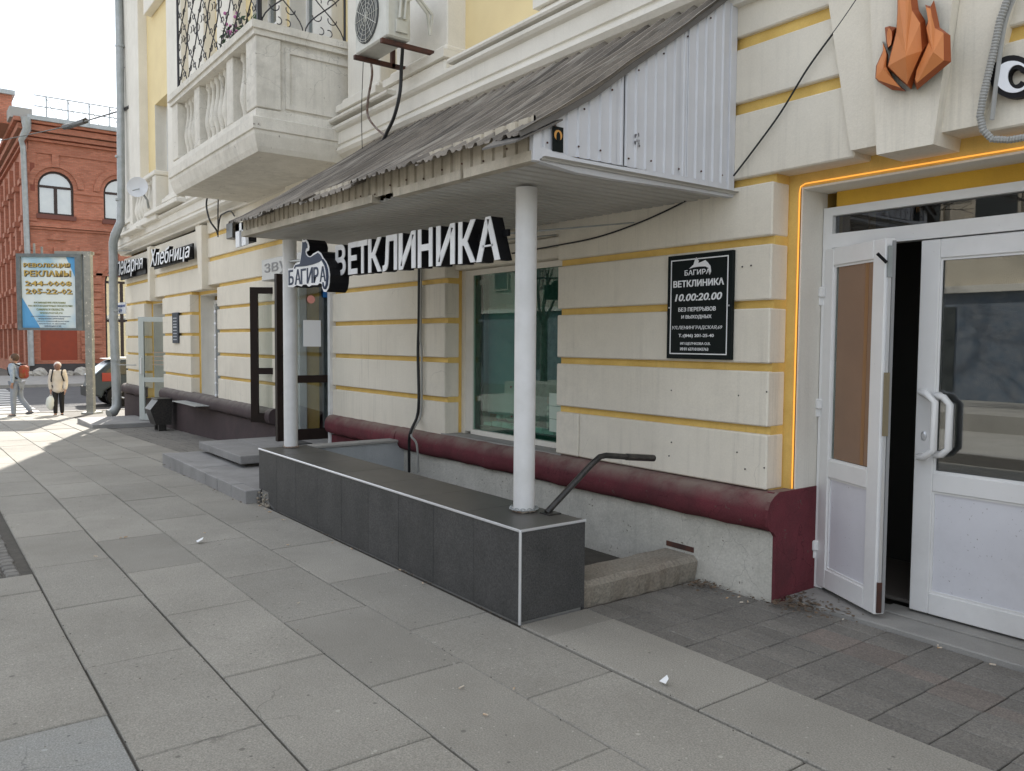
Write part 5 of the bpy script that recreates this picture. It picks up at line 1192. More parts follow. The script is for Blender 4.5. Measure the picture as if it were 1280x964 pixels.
for tx_, x0, x1, yb, yt in (('РАЗМЕЩЕНИЕ РЕКЛАМЫ', 43, 82, 380, 377.5), ('НА НЕСТАНДАРТНЫХ НОСИТЕЛЯХ', 36, 91, 384, 381.5), ('САМАРА И ОБЛАСТЬ', 46, 80, 388.3, 385.8), ('www.revrek.ru', 50, 78, 392.3, 389.8)): bbt(tx_, x0, x1, yb, yt, GRN, .0)
for i, (x0, x1) in enumerate(((39, 88), (48, 80), (46, 86), (49, 82), (55, 76))): bbt(['изготовление рекламной продукции', 'наружная реклама', 'печать широкоформатная', 'монтаж и дизайн', 'звоните'][i], x0, x1, 396.6 + i * 3, 394.8 + i * 3, GRY, .0)
POLEM = mat('spotted_grey_pole', (.27, .28, .27), (.20, .21, .21), scale=6, rough=.8, spots=(.6, .6, .56), spotscale=14, spotth=.6)
q = MB(); slabp(q, 106.5, 115, 315, 515, -.12, .02); q.build('pole', POLEM, bb); q = MB(); slabp(q, 70, 115, 314.5, 318.5, -.2, .0); q.build('top_arm', POLEM, bb)
q = MB(); slabp(q, 103, 118.5, 515, 518, -.35, .15); q.build('base_plate', GALV, bb)
for xx in (42, 51.5): q = MB(); slabp(q, xx, xx + 2, 309 if xx > 45 else 305, 318, -.1, -.06); q.build('lug', POLEM, bb)

# ================================================================== RED BUILDING
RX = -54.0
red = thing('brick_building', 'two storey red brick building with arched windows across the street', 'building', (RX, 4, -.56))
def ry(x, y=300): return PX(x, y, RX).y
def rz(x, y): return PX(x, y, RX).z
YR0 = ry(38, 300); YR1 = 24.0; ZT = 13.95
def rbox(nm, m, y0, y1, z0, z1, d0, d1=None):
    return MB().box(RX - (.3 if d1 is None else -d1), RX + d0, y0, y1, z0, z1).build(nm, m, red)
# front wall: stripes with arch openings
WINS = []
for i in range(5):
    c = 3.0 + i * 3.44; WINS.append((c, .92, 10.35, 8.75, False)); WINS.append((c, .95 if i else .98, 5.2 if i else 5.0, .05 if i else -.3, True))
def wall_with_arches():
    q = MB(); cell = 3.44; y = 3.0 - cell / 2; x = RX
    def Q(a, b, c, d): q.add([a, b, c, d], [(0, 1, 2, 3)])
    def col(ya, yb, za, zb): Q((x, ya, za), (x, yb, za), (x, yb, zb), (x, ya, zb))
    for i in range(5):
        ya, yb = y + i * cell, y + (i + 1) * cell; c = (ya + yb) / 2
        if i == 0: ya = YR0
        for (r, zs, zb, lo, hi) in ((.92, 10.35, 8.75, 7.6, ZT), (.95, 5.0, .3, -.75, 7.6)):
            col(ya, c - r, lo, hi); col(c + r, yb, lo, hi); col(c - r, c + r, lo, zb)
            k = 12; P = [(c - r * cos(pi * t_ / k), zs + r * sin(pi * t_ / k)) for t_ in range(k + 1)]
            for (p, p2) in zip(P, P[1:]): Q((x, p[0], p[1]), (x, p2[0], p2[1]), (x, p2[0], hi), (x, p[0], hi))
            R_ = [(c - r, zb)] + P + [(c + r, zb)]
            for (p, p2) in zip(R_, R_[1:] + R_[:1]): Q((x, p[0], p[1]), (x, p2[0], p2[1]), (x - .35, p2[0], p2[1]), (x - .35, p[0], p[1]))
    col(y + 5 * cell, YR1, -.75, ZT)
    return q.build('wall', BRICK, red)
wall_with_arches()
MB().box(RX - 40, RX - .36, YR0, YR1, -.75, ZT).build('wall_core', BRICK, red)
MB().box(RX - 40, RX - .36, YR0 - .015, YR0 - .002, -.75, ZT).build('side_wall', BRICK, red)
FRB = mat('brown_window_frame', (.05, .035, .03)); 
CURT = mat('pale_curtain', (.38, .42, .42), (.5, .52, .5), scale=1.2, rough=.9)
for i in range(5):
    c = 3.0 + i * 3.44
    for (r, zs, zb, mul_) in ((.92, 10.35, 8.75, 1), (.95, 5.0, .3, 2)):
        k = 12; q = MB(); X_ = RX - .22; fw = .11
        P = [(c - r, zb)] + [(c - r * cos(pi * t_ / k), zs + r * sin(pi * t_ / k)) for t_ in range(k + 1)] + [(c + r, zb)]
        Pi = [(c - r + fw, zb + fw)] + [(c - (r - fw) * cos(pi * t_ / k), zs + (r - fw) * sin(pi * t_ / k)) for t_ in range(k + 1)] + [(c + r - fw, zb + fw)]
        n = len(P)
        for a in range(n):
            b = (a + 1) % n; q.add([(X_ + .07, *P[a]), (X_ + .07, *P[b]), (X_ + .07, *Pi[b]), (X_ + .07, *Pi[a])], [(0, 1, 2, 3)]); q.add([(X_ + .07, *Pi[a]), (X_ + .07, *Pi[b]), (X_, *Pi[b]), (X_, *Pi[a])], [(0, 1, 2, 3)])
        q.box(X_, X_ + .06, c - r + fw, c + r - fw, zs - .06, zs + .08); q.box(X_, X_ + .055, c - .09, c + .09, zb + fw, zs - .06)
        if mul_ == 2: q.box(X_, X_ + .06, c - r + fw, c + r - fw, 2.6, 2.75)
        wn = q.build('window', FRB, red)
        MB().add([(X_ + .02, *p) for p in Pi], [tuple(range(n))]).build('pane', glass('far_pane' + str(i) + str(mul_), (.8, .85, .85), .25) if i == 0 and mul_ == 1 else bpy.data.materials['far_pane01'], wn)
        MB().add([(X_ - .10, *p) for p in Pi], [tuple(range(n))]).build('curtain', CURT, wn)
        # archivolt
        q = MB(); ro = r + .55; ri = r + .22
        A1 = [(c - ro * cos(pi * t_ / k), zs + ro * sin(pi * t_ / k)) for t_ in range(k + 1)]; A2 = [(c - ri * cos(pi * t_ / k), zs + ri * sin(pi * t_ / k)) for t_ in range(k + 1)]
        for t_ in range(k): q.add([(RX, *A1[t_]), (RX, *A1[t_ + 1]), (RX + .1, *A1[t_ + 1]), (RX + .1, *A1[t_]), (RX, *A2[t_]), (RX, *A2[t_ + 1]), (RX + .1, *A2[t_ + 1]), (RX + .1, *A2[t_])], [(3, 2, 6, 7), (0, 1, 2, 3), (4, 5, 6, 7)])
        q.build('arch_surround', BRICK, red)
        rbox('keystone', BRICK, c - .18, c + .18, zs + r + .2, zs + r + .95, .16, 0)
        if mul_ == 1:
            rbox('impost_band', BRICK, c + r + .02, c + 3.44 - r - .02, zs - .28, zs - .1, .09, 0); rbox('impost_band', BRICK, c + r + .12, c + 3.44 - r - .12, zs - .68, zs - .6, .07, 0); rbox('impost_band', BRICK, c + r + .02, c + 3.44 - r - .02, 8.65, 8.75, .07, 0)
            rbox('sill', mat('brick_sill', (.16, .06, .045)), c - r - .1, c + r + .1, 8.48, 8.74, .12, 0)
            MB().prism([(c - .5, 7.3), (c + .5, 7.3), (c, 7.75)], 'x', RX, RX + .12).build('small_gable', BRICK, red)
# cornice layers
for (z0, z1, d) in ((13.72, 13.95, .75), (13.35, 13.66, .55), (13.05, 13.3, .35), (12.85, 12.98, .2), (12.20, 12.30, .08), (8.0, 8.22, .22), (7.86, 7.97, .12), (2.15 + 3.2, 5.5, .1)):
    rbox('brick_band', BRICK, YR0 - d, YR1, z0, z1, d, 0); MB().box(RX - 38, RX, YR0 - d, YR0, z0, z1).build('brick_band', BRICK, red)
# rusticated courses
k = 0
z = .35
while z < 7.0:
    for (ya, yb) in [(YR0 - .06, 3.0 - 1.05 - .1)] + [(3.0 + i * 3.44 + 1.15, 3.0 + (i + 1) * 3.44 - 1.15) for i in range(4)]:
        if 4.9 < z < 6.6 and ya > 2: continue
        rbox('brick_course', BRICK, ya, yb, z, z + .37, .09, 0)
    z += .45
rbox('corner_strip', BRICK, YR0 - .08, YR0 + .36, 8.3, 12.2, .06, 0)
rbox('corner_panel', mat('deep_red_brick', (.22, .06, .035)), YR0 + .05, YR0 + .28, 10.0, 11.6, .066, .0605)
rbox('plinth', mat('dark_plinth', (.07, .062, .062), (.05, .045, .045), scale=2), YR0 - .2, YR1, -.75, .1, .2, 0)
rbox('boarded_arch', mat('red_board', (.30, .055, .025), (.26, .05, .025), scale=3), 3.0 - .95, 3.0 + .95, .1, 4.9, -.02, -.2)
# side face pilasters receding
for i in range(9):
    xx = RX - .3 - i * 3.2
    MB().box(xx - .9, xx, YR0 - .35, YR0, .1, 12.2).build('side_pilaster', BRICK, red); MB().box(xx - 2.4, xx - 1.6, YR0 - .12, YR0 - .0, 8.6, 11.2).build('side_window', FRB, red)
    for z_ in (2.2, 4.4, 6.6, 8.3, 10.4): MB().box(xx - 1.0, xx + .1, YR0 - .45, YR0, z_, z_ + .3).build('side_band', BRICK, red)
# gutter, roof, parapet turret, railing
MB().box(RX + .62, RX + .92, YR0 - .1, YR1, 13.86, 14.1).build('gutter', GALV, red)
MB().prism([(RX - 40, 14.02), (RX + .75, 13.98), (RX - 8, 16.0 - .9)], 'y', YR0 + .3, YR1).build('roof', GALV, red)
MB().box(RX - 1.2, RX + .35, YR0 - .9, YR0 + .2, 13.95, 14.55).build('corner_cap', mat('grey_render', (.35, .34, .32)), red)
MB().box(RX - 6, RX - 1.5, YR0 - 1.4, YR0 - .6, 13.95, 15.6).build('parapet_block', BRICK, red); MB().box(RX - 6.2, RX - 1.3, YR0 - 1.5, YR0 - .45, 15.6, 15.85).build('parapet_cap', GALV, red)
q = MB(); 
def rr_(x, y): p = PX(x, y, RX + .5); return p
def rail(y0, y1, z): q.tube([(RX + .4, y0, z), (RX + .4, y1, z)], .035, 4)
yA = YR0 + .9; rail(yA - .6, YR1, 15.35); rail(yA - .6, YR1, 14.75)
yy_ = yA
while yy_ < 14:
    q.tube([(RX + .4, yy_, 14.0), (RX + .4, yy_, 15.35)], .04, 4); q.tube([(RX + .4, yy_, 15.3), (RX + .4, yy_ + .55, 14.1)], .02, 4); q.tube([(RX + .4, yy_ + .55, 15.3), (RX + .4, yy_ + 1.1, 14.1)], .02, 4); yy_ += 1.1
q.build('roof_railing', GALV, red)
q = MB(); q.tube([(RX + .75, ry(34, 150) - .15, 13.95), (RX + .7, ry(34, 150) - .1, 13.3), (RX + .4, ry(31) - .1, 12.7), (RX + .28, ry(31), 12.4), (RX + .28, ry(34.2), 4.0), (RX + .28, ry(36) - .05, .0)], [.28, .22, .15, .15, .16, .16], 10); q.build('downpipe', GALV, red, smooth=True)
# boulders
for (x, y, s, lb) in ((50, 474, .34, 'large white painted stone at the foot of the brick wall left of the walkers'), (40, 477, .2, 'small white stone beside the grey downpipe of the brick wall'), (102, 472, .36, 'white stone at the brick wall foot beside the billboard post'), (88, 475, .2, 'little pale stone on the far pavement between the woman and billboard post'), (115, 470, .2, 'tiny white stone at the brick wall right of the billboard post')):
    p = PX(x, y, RX + .9 + s); q = MB().sphere((p.x, p.y, -.56 + s * .5), s, 9, 6, (.8, 1.1, .9)); q.v = [(a + random.uniform(-.06, .06), b + random.uniform(-.06, .06), c) for a, b, c in q.v]; q.build('painted_stone', mat('white_stone', (.5, .48, .43), (.35, .33, .3), scale=4), None, label=lb, cat='stone')

# ================================================================== CAR
car = thing('parked_suv', 'dark grey blue SUV parked across the street end, half hidden by the downpipe', 'car', (-29, 1.5, -.7))
CG = 25.0; XC = -29.4
def cY(x): return PX(x, 500, XC).y
y0 = cY(115.5); prof_c = [(0, .42), (.0, .62), (.06, .85), (.05, 1.02), (.30, 1.25), (.62, 1.50), (.85, 1.58), (2.3, 1.60), (2.75, 1.45), (3.25, 1.10), (4.1, .98), (4.3, .7), (4.3, .38), (4.0, .28), (3.85, .30), (3.75, .55), (3.5, .70), (3.2, .70), (2.95, .55), (2.85, .28), (1.25, .28), (1.15, .55), (.9, .70), (.62, .70), (.38, .55), (.28, .32)]
CARP = mat('dark_blue_grey_paint', (.035, .052, .07), rough=.45, spec=.3)
b = bmesh.new(); vs = [b.verts.new((XC, y0 + p[0], -.7 + p[1])) for p in prof_c]; f = b.faces.new(vs); r_ = bmesh.ops.extrude_face_region(b, geom=[f]); bmesh.ops.translate(b, verts=[v for v in r_['geom'] if isinstance(v, bmesh.types.BMVert)], vec=(-1.78, 0, 0))
for v in b.verts:
    hgt_ = v.co.z + .7
    if hgt_ > 1.05: v.co.x += (-1 if v.co.x > XC - .5 else 1) * .16 * (hgt_ - 1.0) / .6
bmesh.ops.bevel(b, geom=[e for e in b.edges if abs(e.verts[0].co.x - e.verts[1].co.x) < .3], offset=.05, segments=2, affect='EDGES')
q = MB(); b.verts.index_update(); q.add([v.co[:] for v in b.verts], [[v.index for v in f.verts] for f in b.faces]); b.free(); q.build('body', CARP, car, smooth=True)
CWG = mat('car_glass', (.02, .025, .03), rough=.08)
def cw_(pts, nm='side_window'): MB().add([(XC + .004 - .16 * ((z - 1.0) / .6 if z > 1 else 0), y0 + y, -.7 + z) for y, z in pts], [tuple(range(len(pts)))]).build(nm, CWG, car)
cw_([(.36, 1.10), (.68, 1.42), (1.05, 1.48), (1.05, 1.08)]); cw_([(1.12, 1.08), (1.12, 1.49), (1.95, 1.49), (1.95, 1.06)]); cw_([(2.02, 1.06), (2.02, 1.49), (2.35, 1.47), (2.8, 1.05)])
MB().add([(XC - .12, y0 + .04, .34), (XC - 1.66, y0 + .04, .34), (XC - 1.5, y0 + .55, .77), (XC - .28, y0 + .55, .77)], [(0, 1, 2, 3)]).build('rear_window', mat('bright_window', (.3, .35, .4), rough=.05), car)
MB().box(XC - .14, XC + .012, y0 + .30, y0 + .62, .16, .44).build('tail_light', mat('red_lens', (.28, .01, .015), rough=.15), car);
MB().box(XC - 1.5, XC - .25, y0 + .5, y0 + .85, .875, .90).build('roof_spoiler', mat('silver_trim', (.6, .62, .64), rough=.3, metal=.5), car)
for s in (-.2, -1.5): MB().tube([(XC + s, y0 + .8, .92), (XC + s, y0 + 2.3, .93)], .025, 6).build('roof_rail', MATS['silver_trim'], car)
MB().box(XC - 1.72, XC - .06, y0 - .08, y0 + .10, -.36, -.05).build('bumper', BLACK, car)
for yy_ in (.77, 3.35):
    for xx_ in (XC - .12, XC - 1.66):
        w_ = MB().lathe((0, 0, -.1), [(.22, 0), (.33, .01), (.345, .04), (.345, .16), (.33, .19), (.22, .2)], 20).xf(Matrix.Translation((xx_, y0 + yy_, -.7 + .345)) @ Matrix.Rotation(RAD(90), 4, 'Y')).build('wheel', BLACK, car, smooth=True)
        q = MB(); M_ = Matrix.Translation((xx_, y0 + yy_, -.7 + .345)) @ Matrix.Rotation(RAD(90), 4, 'Y')
        for s in (1,):
            for k in range(5): a = 2 * pi * k / 5; q.tube([(0, 0, .09), (.2 * cos(a), .2 * sin(a), .1)], .03, 5)
        q.lathe((0, 0, .06), [(.05, 0), (.05, .05)], 8); q.xf(M_).build('rim', MATS['silver_trim'], w_)

# ================================================================== PEOPLE
def skin_obj(name, verts, edges, radii, m, parent, root=0, sub=2):
    me = bpy.data.meshes.new(name); me.from_pydata([tuple(v) for v in verts], edges, [])
    o = bpy.data.objects.new(name, me); COL.objects.link(o); sk = o.modifiers.new('s', 'SKIN'); sk.use_smooth_shade = True
    me.skin_vertices.new() if not me.skin_vertices else None
    for i, r in enumerate(radii): me.skin_vertices[0].data[i].radius = (r, r) if not isinstance(r, tuple) else r
    me.skin_vertices[0].data[root].use_root = True
    ss = o.modifiers.new('u', 'SUBSURF'); ss.levels = sub; ss.render_levels = sub
    bpy.context.view_layer.update(); m2 = bpy.data.meshes.new_from_object(o.evaluated_get(bpy.context.evaluated_depsgraph_get()))
    vs = [tuple(v.co) for v in m2.vertices]; fs = [tuple(p.vertices) for p in m2.polygons]
    bpy.data.objects.remove(o); bpy.data.meshes.remove(me); bpy.data.meshes.remove(m2)
    q = MB(); q.add(vs, fs); return q.build(name, m, parent, smooth=True)
SKIN = mat('skin', (.42, .25, .18), rough=.6)
def person(loc, face, H, pose, cl, label, hunch=.0):
    """pose dict in units of H: forward axis = face (world xy unit), side = left of person. cl = materials"""
    F_ = Vector((*face, 0)).normalized(); S_ = Vector((-F_.y, F_.x, 0)); O = Vector(loc)
    def W(f, s, z): return O + F_ * (f * H) + S_ * (s * H) + Vector((0, 0, z * H))
    t = thing('person', label, 'person', loc)
    h = hunch
    J = {}
    J['pel'] = W(0, 0, .52); J['wai'] = W(h * .3, 0, .60); J['che'] = W(h * .8, 0, .72); J['nec'] = W(h * 1.2, 0, .825); J['hb'] = W(h * 1.3 + .008, 0, .87); J['ht'] = W(h * 1.35 + .012, 0, .94)
    for sd, sg_ in (('L', 1), ('R', -1)):
        hf, kf, kz, af, az = pose['leg' + sd]
        J['hip' + sd] = W(0, .05 * sg_, .50); J['kne' + sd] = W(kf, .05 * sg_, kz); J['ank' + sd] = W(af, .048 * sg_, az); J['toe' + sd] = W(af + .075, .055 * sg_, az - .015)
        ef, ez, wf, wz = pose['arm' + sd]
        J['sho' + sd] = W(h * 1.1, .105 * sg_, .80); J['elb' + sd] = W(h + ef, .125 * sg_, ez); J['wri' + sd] = W(h + wf, .12 * sg_, wz); J['hnd' + sd] = W(h + wf + .012, .118 * sg_, wz - .045)
    names = list(J); idx = {k: i for i, k in enumerate(names)}
    E_ = [('pel', 'wai'), ('wai', 'che'), ('che', 'nec'), ('nec', 'hb'), ('hb', 'ht')]
    R_ = dict(pel=.075, wai=.07, che=.078, nec=.032, hb=.048, ht=.05)
    for sd in 'LR':
        E_ += [('pel', 'hip' + sd), ('hip' + sd, 'kne' + sd), ('kne' + sd, 'ank' + sd), ('ank' + sd, 'toe' + sd), ('che', 'sho' + sd), ('sho' + sd, 'elb' + sd), ('elb' + sd, 'wri' + sd), ('wri' + sd, 'hnd' + sd)]
        R_.update({'hip' + sd: .055, 'kne' + sd: .036, 'ank' + sd: .024, 'toe' + sd: .022, 'sho' + sd: .04, 'elb' + sd: .028, 'wri' + sd: .018, 'hnd' + sd: .02})
    skin_obj('body', [J[n] for n in names], [(idx[a], idx[b]) for a, b in E_], [R_[n] * H * .92 for n in names], SKIN, t)
    def garment(nm, keys, edges, rad, m):
        skin_obj(nm, [J[k] if isinstance(k, str) else k for k in keys], edges, [r * H for r in rad], m, t, sub=2)
    # trousers
    ks = ['pel', 'hipL', 'kneL', 'ankL', 'hipR', 'kneR', 'ankR']; garment('trousers', ks, [(0, 1), (1, 2), (2, 3), (0, 4), (4, 5), (5, 6)], [.078, .062, .045, .036, .062, .045, .036], cl['trousers'])
    # top
    if cl.get('coat'):
        low = W(h * .1, 0, .40); ks = [low, 'pel', 'wai', 'che', 'shoL', 'elbL', 'wriL', 'shoR', 'elbR', 'wriR', 'nec']
        garment('coat', ks, [(0, 1), (1, 2), (2, 3), (3, 4), (4, 5), (5, 6), (3, 7), (7, 8), (8, 9), (3, 10)], [.115, .115, .105, .105, .06, .046, .036, .06, .046, .036, .05], cl['top'])
    else:
        ks = ['pel', 'wai', 'che', 'shoL', 'elbL', 'wriL', 'shoR', 'elbR', 'wriR', 'nec']
        garment('shirt', ks, [(0, 1), (1, 2), (2, 3), (3, 4), (4, 5), (2, 6), (6, 7), (7, 8), (2, 9)], [.086, .083, .088, .05, .036, .027, .05, .036, .027, .038], cl['top'])
    # shoes, hair
    for sd in 'LR':
        a = J['ank' + sd]; d = (J['toe' + sd] - a).normalized(); q = MB().sphere((0, 0, 0), 1, 10, 6, (.075 * H, .028 * H, .026 * H)); q.xf(Matrix.Translation(a + d * .035 * H - Vector((0, 0, .012 * H))) @ d.to_track_quat('X', 'Z').to_matrix().to_4x4()); q.build('shoe', cl['shoe'], t, smooth=True)
    hc = J['hb'].lerp(J['ht'], .62)
    q = MB().sphere(tuple(hc - F_ * .012 * H + Vector((0, 0, .012 * H))), .062 * H, 12, 8, (1, 1, 1.05)); q.v = [v for v in q.v]
    o = q.build('hair', cl['hair'], t, smooth=True)
    fc_ = hc + F_ * .022 * H - Vector((0, 0, .012 * H)); MB().sphere(tuple(fc_), .054 * H, 12, 8, (1, 1, 1.12)).build('face', cl.get('face', SKIN), t, smooth=True)
    q = MB().sphere(tuple(fc_ + F_ * .053 * H), .010 * H, 6, 4); q.build('nose', cl.get('face', SKIN), t, smooth=True)
    for s in (1, -1):
        MB().sphere(tuple(fc_ + F_ * .046 * H + S_ * s * .02 * H + Vector((0, 0, .012 * H))), .006 * H, 6, 4).build('eye', BLACK, t); MB().sphere(tuple(hc + S_ * s * .055 * H - Vector((0, 0, .012 * H))), .012 * H, 6, 4, (.6, .5, 1.2)).build('ear', cl.get('face', SKIN), t)
    for sd, s in (('L', 1), ('R', -1)):
        hp = J['hnd' + sd]
        for k in range(4):
            b0 = hp + F_ * ((k - 1.5) * .009 * H); q = MB(); q.tube([b0, b0 - Vector((0, 0, .022 * H)) + S_ * (-.004 * s * H), b0 - Vector((0, 0, (.036 + .003 * (k % 2)) * H)) - S_ * (.010 * s * H)], .0048 * H, 5); q.build('finger', SKIN, t)
        q = MB(); q.tube([hp + F_ * .014 * H + Vector((0, 0, .01 * H)), hp + F_ * .026 * H - Vector((0, 0, .008 * H)), hp + F_ * .022 * H - Vector((0, 0, .022 * H))], .0055 * H, 5); q.build('thumb', SKIN, t)
    return t, J, W
# boy
zb_ = -.46; pb = PZ(22, 521, zb_)
SHIRT = mat('light_blue_checked_shirt', (.27, .36, .48), (.42, .48, .55), scale=14, rough=.9); JEANS = mat('pale_grey_jeans', (.30, .33, .38), (.24, .27, .32), scale=6, rough=.9)
Hb = 80 / FPX * (pb - CP).dot(FW)
fb = (-U_)  # walks towards the left of the picture
tb, Jb, Wb = person(tuple(pb), (fb.x, fb.y), Hb, dict(legL=(0, .03, .285, .03, .032), legR=(0, -.02, .29, -.19, .075), armL=(-.03, .66, -.02, .53), armR=(.02, .66, .04, .54)),
       dict(trousers=JEANS, top=SHIRT, shoe=mat('grey_shoe', (.12, .12, .13)), hair=mat('brown_hair', (.10, .06, .04)), face=mat('tanned_skin', (.45, .27, .19))), 'boy in pale blue checked shirt and grey jeans walking left with a red backpack', .015)
bp_ = Wb(-.115, 0, .70); q = MB().cbox(-.08, .08, -.13, .13, -.17, .17, .05); q.xf(Matrix.Translation(bp_) @ Vector((fb.x, fb.y, 0)).to_track_quat('X', 'Z').to_matrix().to_4x4())
t = thing('backpack', 'red and yellow patterned backpack worn by the boy walking left', 'backpack', tuple(bp_)); q.build('bag', mat('red_patterned_cloth', (.30, .02, .02), (.22, .12, .04), scale=9, amt=.9), t, smooth=True)
for s in (1, -1): MB().tube([Wb(-.09, .06 * s, .80), Wb(.02, .065 * s, .835), Wb(.10, .065 * s, .76), Wb(.07, .08 * s, .66), Wb(-.06, .08 * s, .60)], .012 * Hb, 5).build('strap', BLACK, t)
# woman
pw = PZ(74, 519.5, -.455); Hw = 68 / FPX * (pw - CP).dot(FW)
fw_ = (U_ * .35 + N_ * .95)
tw, Jw, Ww = person(tuple(pw), (fw_.x, fw_.y), Hw, dict(legL=(0, .02, .27, -.01, .032), legR=(0, .05, .28, .06, .03), armL=(.0, .62, .05, .47), armR=(-.02, .62, .0, .47)),
       dict(trousers=mat('black_trousers', (.012, .012, .014)), top=mat('beige_coat', (.72, .66, .58), (.64, .58, .50), scale=8, rough=.9), coat=True, shoe=BLACK, hair=mat('white_hat', (.75, .7, .68), rough=.9), face=mat('brown_mask', (.25, .14, .11), rough=.9)), 'elderly person in a beige coat and white hat carrying a white plastic bag', .04)
bp_ = Ww(-.11, -.02, .68); q = MB().cbox(-.07, .07, -.14, .14, -.2, .18, .05); q.xf(Matrix.Translation(bp_) @ Vector((fw_.x, fw_.y, 0)).to_track_quat('X', 'Z').to_matrix().to_4x4())
t = thing('backpack', 'plain black backpack on the person in the beige coat', 'backpack', tuple(bp_)); q.build('bag', BLACK, t, smooth=True)
for s in (1, -1): MB().tube([Ww(-.06, .075 * s, .80), Ww(.06, .075 * s, .855), Ww(.15, .075 * s, .76), Ww(.12, .10 * s, .66), Ww(.0, .11 * s, .60)], .012 * Hw, 5).build('strap', BLACK, t)
hp = Jw['hndR']
t = thing('shopping_bag', 'white plastic shopping bag hanging from the hand of the person in beige', 'bag', tuple(hp))
q = MB().sphere((hp.x, hp.y, hp.z - .27), .125, 10, 8, (.7, 1, 1.5)); q.v = [(a + random.uniform(-.012, .012), b + random.uniform(-.012, .012), c) for a, b, c in q.v]; q.build('bag_body', mat('white_polythene', (.68, .72, .70), rough=.5), t, smooth=True)
MB().tube([(hp.x, hp.y - .05, hp.z - .14), (hp.x, hp.y, hp.z - .015), (hp.x, hp.y + .05, hp.z - .14)], .01, 5).build('handle', MATS['white_polythene'], t)
# ================================================================== ACROSS THE STREET (mostly seen in reflections)
def plain_house(x0, x1, y, zt, m, label, nwin, floors, wm, cat='building'):
    t = thing('town_house', label, cat, ((x0 + x1) / 2, y, 0)); MB().box(x0, x1, y - 8, y, -.7, zt).build('wall', m, t)
    for f_ in range(floors):
        for i in range(nwin):
            xc = x0 + (x1 - x0) * (i + .5) / nwin; z0 = .9 + f_ * 3.4
            if f_ == 0:
                if i % 2 == 0: MB().box(xc - 1.1, xc + 1.1, y + .03, y + .05, .2, 2.7).build('shop_window', wm, t)
                continue
            o = MB().box(xc - .65, xc + .65, y, y + .06, z0, z0 + 1.9).build('window', m, t); MB().box(xc - .55, xc + .55, y + .06, y + .07, z0 + .1, z0 + 1.8).build('pane', wm, o)
    MB().box(x0 - .1, x1 + .1, y - .2, y + .35, zt, zt + .3).build('cornice', WHITEP, t)
    MB().box(x0, x1, y, y + .03, -.7, 3.1).build('ground_storey', mat('slate_brick', (.14, .18, .23), (.22, .24, .27), scale=3), t); MB().box(x0, x1, y, y + .2, 3.1, 3.3).build('band', WHITEP, t)
DW = mat('dark_reflecting_window', (.08, .09, .09), rough=.3)
plain_house(-22, -3, -20, 6.4, mat('beige_facade', (.66, .60, .48), (.58, .52, .42), scale=1), 'long beige two storey house across the side road behind the viewer', 9, 2, DW)
plain_house(-2.5, 14, -20, 5.6, mat('grey_blue_facade', (.50, .52, .55), (.44, .46, .49), scale=1), 'grey blue house across the side road behind the viewer', 6, 2, DW)

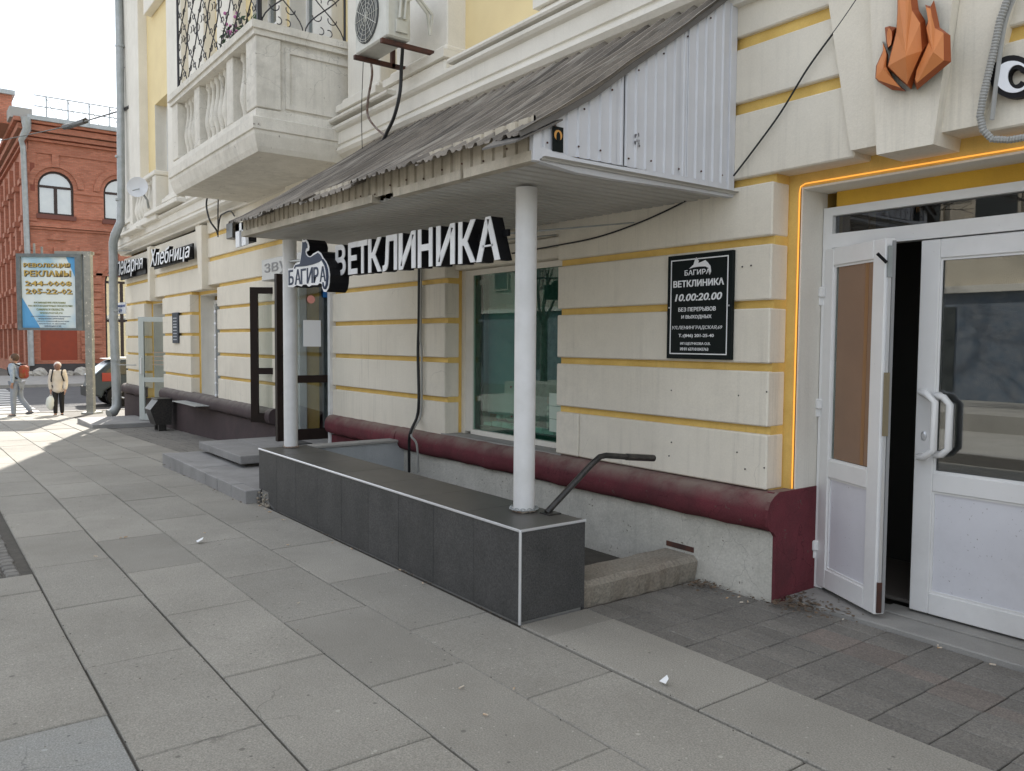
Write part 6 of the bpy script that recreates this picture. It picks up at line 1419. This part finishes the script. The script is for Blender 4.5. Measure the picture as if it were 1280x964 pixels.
plain_house(-62, -22.5, -21, 8.5, mat('brown_facade', (.40, .36, .30), (.34, .3, .25), scale=1), 'tall brown house further down the side road behind the viewer', 14, 3, DW)
BARK = mat('bare_bark', (.07, .06, .05), (.05, .045, .04), scale=8, bump=.6)
def bare_tree(x, y, h, label):
    t = thing('bare_tree', label, 'tree', (x, y, -.3)); b0 = Vector((x, y, -.5)); b1 = b0 + Vector((.1, .1, h * .35))
    MB().tube([b0, b0.lerp(b1, .5), b1], [.17, .14, .12], 8).build('trunk', BARK, t)
    q = MB()
    def grow(p, d, l, r, n):
        e = p + d * l; m_ = p.lerp(e, .5) + Vector([random.uniform(-.06, .06) * l for _ in range(3)]); q.tube([p, m_, e], [r, r * .85, r * .7], 4)
        if n <= 0: return
        for k in range(3):
            nd = (d + Vector([random.uniform(-.6, .6) for _ in range(3)]) + Vector((0, 0, .15))).normalized(); grow(e, nd, l * .74, r * .62, n - 1)
    for k in range(4):
        a = k * 1.57 + random.random(); grow(b1, Vector((cos(a) * .5, sin(a) * .5, 1)).normalized(), h * .2, .08, 5)
    q.build('branches', BARK, t, kind='stuff')
for i, (x, lb) in enumerate(((-26, 'farthest left bare tree across the side road behind the viewer'), (-19.5, 'second bare tree from the left across the side road'), (-13, 'middle bare tree across the side road behind the viewer'), (-6.5, 'second bare tree from the right across the side road'))): bare_tree(x, -16.5, 8 + i % 2, lb)

q = MB()
for (px_, py_) in ((927.5, 333.5), (938.5, 332), (839, 488), (923, 494.5), (839, 553), (836, 570), (921, 565.5), (931, 586.5), (958, 490), (955, 585), (1085, 60), (1098, 22)):
    c_ = PY(px_, py_, -.004); q.sphere((c_.x, -.002, c_.z), .0055, 6, 4)
q.build('drill_holes', BLACK, bld, kind='stuff')

# scattered butts and crumbs along the edges
q = MB()
for (x0_, x1_, y0_, y1_, n_) in ((-7.4, -3.5, -1.62, -1.51, 8), (-3.4, -2.9, -.25, -.05, 5), (-2.8, -1.5, .0, .08, 5), (-8, -2, -3.2, -1.6, 9)):
    for k in range(n_):
        x_ = random.uniform(x0_, x1_); y_ = random.uniform(y0_, y1_); a = random.uniform(0, 3.14); l_ = random.uniform(.008, .016)
        q.tube([(x_ - cos(a) * l_, y_ - sin(a) * l_, .010), (x_ + cos(a) * l_, y_ + sin(a) * l_, .010)], .004, 5)
q.build('cigarette_butts', mat('butt_paper', (.62, .58, .5), (.45, .25, .1), scale=40), None, kind='stuff', origin=(-4, -1.5, 0), label='tiny pale cigarette butts scattered along the paving edges', cat='litter')
q = MB()
for k in range(260):
    x_ = random.uniform(-9, 1); y_ = random.choice([-1.505, -2.025, -2.53, -3.03, -3.52]) + random.gauss(0, .012); q.sphere((x_, y_, .003), random.uniform(.0012, .0035), 5, 3)
q.build('grit', JOINT, None, kind='stuff', origin=(-4, -2.5, 0), label='dark grit lying along the long joints of the slabs', cat='grit')
